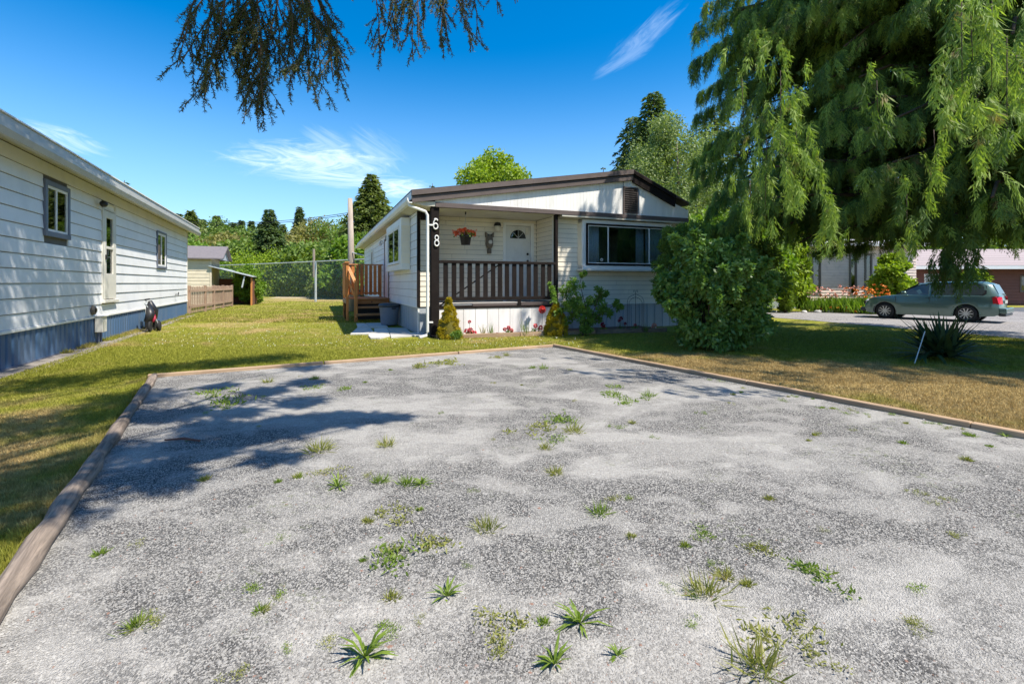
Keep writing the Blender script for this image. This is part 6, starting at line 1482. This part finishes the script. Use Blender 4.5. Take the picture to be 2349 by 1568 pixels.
ti = thing('wire_trellis', 'thin rusty wire trellis with a scroll top before the siding', 'trellis', G(1458, 763)); g = G(1458, 763)
def tq(x, y): c = AT(x, y, g.y) - g; return (c.x, 0, c.z)
mb = MB()
for pts in ([(1439, 760), (1439, 690), (1443, 681), (1458, 674)], [(1477, 760), (1477, 690), (1473, 681), (1458, 674)], [(1458, 760), (1458, 668)], [(1443, 760), (1443, 692), (1450, 684), (1458, 681)], [(1473, 760), (1473, 692), (1466, 684), (1458, 681)]): mb.tube([tq(*p) for p in pts], .006, 4)
for sg in (-1, 1):
    mb.tube([tq(1458 + sg * (3.5 - 2.6 * math.cos(a) * (1 - a / 9)), 668 - 2.8 * math.sin(a) * (1 - a / 9)) for a in np.linspace(0, 5.5, 14)], .0055, 4)
mb.build('wire', M['iron'], ti)
fg = thing('garden_figurine', 'tiny white figurine at the end of the bed edging', 'figurine', G(1503, 761)); MB().lathe([(0, 0), (.04, 0), (.045, .05), (.02, .09), (.035, .12), (.03, .16), (0, .18)], 12).build('body', M['white'], fg, True)

# ------------------------------------------------------------------ weeds in the gravel
M['weed2'] = foliage('dry_weed_leaf', (0.17, 0.19, 0.04), (0.32, 0.31, 0.09), (0.33, 0.26, 0.13), 0.35, 3)
def weed(label, x, y, kind, size, group=None, cat='weed', mat='weed'):
    if kind != 'rosette' and random.random() < .5: mat = 'weed2'
    g = G(x, y); z0 = padz(g.x, g.y); size *= .62 if kind == 'rosette' else .72
    t = thing('gravel_weed', label, cat, (g.x, g.y, z0 - .004), random.uniform(0, 6), group)
    if kind == 'rosette':
        n = int(42); n = random.randint(20, 34); a = RNG.random(n) * 6.283; e = RNG.uniform(.05, 1.25, n); L = size * RNG.uniform(.45, 1.25, n)
        Q = []
        for i in range(n):
            ca, sa = math.cos(a[i]), math.sin(a[i]); s_ = np.array([-sa, ca, 0]); p0 = np.zeros(3); p1 = np.array([ca * math.cos(e[i]), sa * math.cos(e[i]), math.sin(e[i])]) * L[i] * .55
            p2 = p1 + np.array([ca * math.cos(e[i] - .5), sa * math.cos(e[i] - .5), math.sin(e[i] - .5)]) * L[i] * .45; w_ = size * RNG.uniform(.035, .075)
            Q.append([p0 - s_ * w_ * .3, p0 + s_ * w_ * .3, p1 + s_ * w_, p1 - s_ * w_]); Q.append([p1 - s_ * w_, p1 + s_ * w_, p2 + s_ * .001, p2 - s_ * .001])
        quads('leaves', np.array(Q), M[mat], t)
    elif kind == 'tuft':
        n = 90; P_ = RNG.normal(size=(n, 3)) * np.array([size * .22, size * .22, 0]); D = unit(P_ / size * 1.4 + np.array([0, 0, .6]) + RNG.normal(size=(n, 3)) * .35); D[:, 2] = np.abs(D[:, 2])
        quads('blades', leaves(P_, D, unit(np.cross(D, rnd_dir(n))), size * RNG.uniform(.4, .95, n), np.full(n, max(.006, size * .045)), .35), M[mat], t)
    else:
        n = 150; k = 6; cc = RNG.normal(size=(k, 2)) * size * .5; idx = RNG.integers(0, k, n)
        P_ = np.concatenate([cc[idx] + RNG.normal(size=(n, 2)) * size * .22, RNG.uniform(0, .02, (n, 1))], 1); D = rnd_dir(n, (0, 0, .5)); D[:, 2] = np.abs(D[:, 2]) * .7
        quads('leaves', leaves(P_, unit(D), unit(np.cross(D, rnd_dir(n))), size * RNG.uniform(.12, .3, n), np.full(n, size * .07), .45), M[mat], t)
    return t
for a in (('largest star shaped weed rosette at the bottom edge of the gravel', 838, 1522, 'rosette', .20), ('tall bright green broad leaved weed left of the bottom centre', 1025, 1378, 'rosette', .155), ('leafy weed above the bottom centre with curled leaves', 1150, 1430, 'spread', .17), ('drooping weed just below the curled leafy one', 1130, 1490, 'spread', .13),
          ('grey green rosette at the bottom edge right of centre', 1272, 1540, 'rosette', .16), ('small two leaved seedling right of the bottom edge rosette', 1418, 1520, 'rosette', .10), ('long bladed weed lying toward the right of centre', 1330, 1440, 'rosette', .20), ('wide flat mat of weed left of centre', 920, 1280, 'spread', .26),
          ('weed mat trailing right from the wide flat mat', 985, 1268, 'spread', .22), ('neat green tuft in the middle of the gravel', 1116, 1222, 'tuft', .17), ('straggly pale weeds above the wide mat', 898, 1190, 'spread', .20), ('bright tuft at the left of the sunny gravel', 733, 1040, 'tuft', .24),
          ('green tuft right of the shadow tip', 888, 1028, 'tuft', .18), ('upright leafy weed, right one of the pair', 968, 1118, 'rosette', .16), ('small round weed, left one of the pair', 931, 1118, 'tuft', .14), ('small pale tuft left of the weed pair', 873, 1112, 'tuft', .13), ('dark spreading weed left of centre row', 775, 1125, 'rosette', .19),
          ('thin flat weed above the dark spreading weed', 770, 1090, 'spread', .16), ('round grassy tuft in the right foreground', 1615, 1375, 'tuft', .20), ('weed tuft at the bottom right of centre', 1735, 1545, 'tuft', .24), ('dark leggy weed with long stems bottom right', 1790, 1462, 'spread', .20), ('broken stems weed at the right of the bottom tuft', 1840, 1510, 'spread', .14),
          ('small mid gravel tuft', 1275, 1092, 'tuft', .13), ('pale tuft right of the middle', 1375, 1187, 'tuft', .15), ('leafy weed growing at the right edging timber', 2307, 1006, 'rosette', .15), ('dark leafy clump in the shaded top left gravel', 500, 930, 'spread', .40), ('dark patch beneath the shaded clump', 492, 905, 'spread', .30),
          ('small weed on the shaded gravel near the back edging', 615, 882, 'tuft', .16), ('dark little weed left of the back gravel centre', 722, 873, 'tuft', .14), ('yellowish weed just below the dark little weed', 722, 890, 'spread', .20), ('pale weed right of the dark little weed', 790, 897, 'spread', .18),
          ('wide low green mat near the far gravel edge', 1005, 836, 'spread', .50), ('weed at the left side of the far green mat', 960, 842, 'spread', .30), ('small green weed near the far tip, left', 1137, 822, 'spread', .22), ('dark round weed near the far tip', 1163, 818, 'tuft', .15), ('yellow green tuft right of the far tip weeds', 1248, 850, 'tuft', .18), ('tiny dark weed below the far tip', 1222, 848, 'tuft', .12),
          ('green mat in the right middle gravel', 1390, 910, 'spread', .28), ('small tuft right of the green mat', 1487, 914, 'tuft', .2), ('low weed above the green mat', 1408, 890, 'spread', .2), ('low weed below the green mat', 1432, 925, 'spread', .26), ('green clump left of the centre weed row', 1218, 985, 'spread', .3), ('largest clump of the centre weed row', 1290, 972, 'spread', .3), ('clump at the right end of the centre weed row', 1315, 995, 'tuft', .22), ('clump below the centre weed row', 1280, 1018, 'spread', .18), ('small clump below left of the centre weed row', 1250, 1035, 'tuft', .14),
          ('small tuft on the left near gravel', 310, 1450, 'tuft', .10), ('slanting weed next to the left near tuft', 355, 1440, 'spread', .08), ('dark weed in the right foreground', 1620, 1243, 'spread', .13), ('grey green weed right foreground', 1742, 1262, 'spread', .14), ('small dense weed right foreground', 1665, 1335, 'tuft', .1), ('trailing thin weeds far right foreground', 1850, 1330, 'spread', .22)):
    weed(a[0], a[1], a[2], a[3], a[4], 'weeds growing in the gravel')
LB = 'tiny sprig of weed scattered in the gravel'
for i in range(125):
    x = random.uniform(150, 2330); y = 850 + 710 * random.random() ** 1.5
    if i < 26: x = random.uniform(1640, 2240); y = 877 + (x - 1700) * .205 + random.uniform(8, 30)
    g = G(x, y)
    if not in_pad(g.x, g.y, .12): continue
    if g.x < -1.5 and random.random() < .6: continue
    weed(LB, x, y, random.choice(['spread', 'tuft', 'spread']), random.uniform(.04, .085), 'tiny weed sprigs in the gravel')

# ------------------------------------------------------------------ grass blades (nobody could count them)
def scatter_grass(name, label, n, samp, hmin, hmax, wid, m='blades', lean=.55):
    P = samp(n); n = len(P); D = unit(np.stack([RNG.normal(size=n) * lean, RNG.normal(size=n) * lean, np.ones(n)], 1))
    S = unit(np.cross(D, rnd_dir(n))); L = RNG.uniform(hmin, hmax, n)[:, None]; W = wid * RNG.uniform(.7, 1.3, n)[:, None]
    V = np.stack([P - S * W * .5, P + S * W * .5, P + D * L], 1)
    o = quads(name, V, M[m], None, 3); o['kind'] = 'stuff'; o['label'] = label; return o
nL = np.array([0.876, 0.4827])
def lawn_ok(P):
    x, y = P[:, 0], P[:, 1]
    d1 = (x - pA.x) * (-dl.y) + (y - pA.y) * dl.x; d2 = (x - pB.x) * dr.y - (y - pB.y) * dr.x
    a = (pB - pA).normalized(); d3 = (x - pA.x) * a.y - (y - pA.y) * a.x
    pad = (d1 > -.07) & (d2 > -.06) & (d3 > -.06)
    wall = ((x + 8.63) * .909 + (y - 8.13) * .417) < .35
    lx = (x - OX) * .9265 + (y - OY) * .376; ly = -(x - OX) * .376 + (y - OY) * .9265
    hs_ = (lx > -.3) & (ly > -.45 - lx * .12)
    slab_ = (lx > -1.5) & (lx < -.2) & (ly > -.35) & (ly < 5.4)
    road = (x > np.interp(y, [2, 12.3, 15.5, 19.5, 22.0], [17, 13.9, 13.0, 11.9, 10.8])) & (y < 26)
    return P[~(pad | wall | hs_ | slab_ | road)]
def samp_view(y0, y1, x0=-30, x1=2380, pw=1.0):
    def f(n):
        yy = y0 + (y1 - y0) * RNG.random(n) ** pw; xx = x0 + (x1 - x0) * RNG.random(n); Y = CAMH * FPX / (yy - HY)
        return lawn_ok(np.stack([(xx - CX) / FPX * Y, Y, np.zeros(n)], 1))
    return f
scatter_grass('lawn_grass', 'short mown grass of the near left lawn', 150000, samp_view(870, 1420, -60, 420), .018, .05, .0065)
scatter_grass('lawn_grass', 'mown grass of the middle lawn', 420000, samp_view(735, 880, -60, 2400, .8), .022, .055, .010)
scatter_grass('lawn_grass', 'dry grass of the right lawn', 170000, samp_view(810, 1040, 1250, 2400), .02, .055, .009)
scatter_grass('lawn_grass', 'far back lawn grass', 110000, samp_view(690, 740, 380, 2400, 1), .04, .08, .03)
# longer rough grass along the timbers and at the walls
def edge_s(n):
    t = RNG.random(n); k = RNG.integers(0, 3, n)
    p = np.zeros((n, 3)); A3 = np.array([pA.x, pA.y, 0]); B3 = np.array([pB.x, pB.y, 0]); dl3 = np.array([dl.x, dl.y, 0]); dr3 = np.array([dr.x, dr.y, 0])
    e0 = A3 + dl3 * (t * 7)[:, None] + np.array([-.876, -.48, 0]) * (.09 + np.abs(RNG.normal(size=n)) * .04)[:, None]
    aa = unit(B3 - A3); e1 = A3 + (B3 - A3) * t[:, None] + np.array([-aa[1], aa[0], 0]) * (.07 + np.abs(RNG.normal(size=n)) * .04)[:, None]
    e2 = B3 + dr3 * (t * 9)[:, None] + np.array([.86, .51, 0]) * (.07 + np.abs(RNG.normal(size=n)) * .04)[:, None]
    return np.where((k == 0)[:, None], e0, np.where((k == 1)[:, None], e1, e2))
scatter_grass('edge_grass', 'longer grass fringing the timbers', 16000, edge_s, .03, .09, .007)
def wall_s(n):
    s_ = RNG.uniform(2, 16, n); d = .03 + np.abs(RNG.normal(size=n)) * .12
    keep = np.array([mno.noise((v * 1.3, 0, 5)) for v in s_]) > -.05
    p = np.stack([-8.63 - .417 * s_ + .909 * d, 8.13 + .909 * s_ + .417 * d, 0 * s_], 1); return p[keep]
scatter_grass('edge_grass', 'tufts of grass along the blue skirting', 7000, wall_s, .04, .14, .012)
# clover heads
n = 900; P_ = samp_view(742, 800, 330, 1330)(n); P_[:, 2] = .05; d = rnd_dir(len(P_), (0, 0, 1))
o = quads('clover_flowers', leaves(P_, d, unit(np.cross(d, rnd_dir(len(P_)))), np.full(len(P_), .022), np.full(len(P_), .02)), M['clover']); o['kind'] = 'stuff'; o['label'] = 'white clover heads dotted through the lawn'

# ------------------------------------------------------------------ loose gravel
n = 150000
yy = 900 + (1600 - 900) * RNG.random(n) ** .62; xx = RNG.uniform(-40, 2400, n); Y = CAMH * FPX / (yy - HY); X = (xx - CX) / FPX * Y
dn = np.array([mno.fractal((a * .7, c_ * 1.1, 7.3), 1.0, 2.0, 4) for a, c_ in zip(X, Y)]); keep_ = RNG.random(n) < np.clip(.7 - dn * 2.2, .16, 1)
ok = keep_ & ((X - pA.x) * (-dl.y) + (Y - pA.y) * dl.x > .06) & ((X - pB.x) * dr.y - (Y - pB.y) * dr.x > .05)
X, Y = X[ok], Y[ok]; n = len(X); Z = np.array([padz(a, c_) for a, c_ in zip(X, Y)])
R = np.exp(RNG.normal(size=n) * .38) * .0032 * (1 + .07 * Y); big = RNG.random(n) < .01; R[big] *= 1.9; R = np.minimum(R, .013)
base_v = np.array([[1, 0, 0], [-.2, .95, 0], [-1, -.1, 0], [.1, -1, 0], [.1, .1, .8], [0, 0, -.4]], float)
faces = np.array([[0, 1, 4], [1, 2, 4], [2, 3, 4], [3, 0, 4]])
ang = RNG.random(n) * 6.283; ca, sa = np.cos(ang), np.sin(ang)
V = base_v[None] * RNG.uniform(.65, 1.3, (n, 6, 1)); V = V * R[:, None, None] * np.stack([RNG.uniform(.8, 1.5, n), RNG.uniform(.7, 1.1, n), RNG.uniform(.6, 1.1, n)], 1)[:, None, :]
V2 = np.stack([V[..., 0] * ca[:, None] - V[..., 1] * sa[:, None], V[..., 0] * sa[:, None] + V[..., 1] * ca[:, None], V[..., 2]], -1) + np.stack([X, Y, Z], 1)[:, None, :]
V2 = V2[:, :5]
me = bpy.data.meshes.new('loose_gravel'); me.vertices.add(n * 5); me.vertices.foreach_set('co', V2.reshape(-1).astype(np.float32))
F = (faces[None] + (np.arange(n) * 5)[:, None, None]).reshape(-1).astype(np.int32); nf = n * 4
me.loops.add(nf * 3); me.loops.foreach_set('vertex_index', F); me.polygons.add(nf); me.polygons.foreach_set('loop_start', np.arange(nf, dtype=np.int32) * 3); me.polygons.foreach_set('loop_total', np.full(nf, 3, dtype=np.int32)); me.update(calc_edges=True)
o = link('loose_gravel', me, M['pebble']); o['kind'] = 'stuff'; o['label'] = 'loose crushed grey stones over the parking pad'
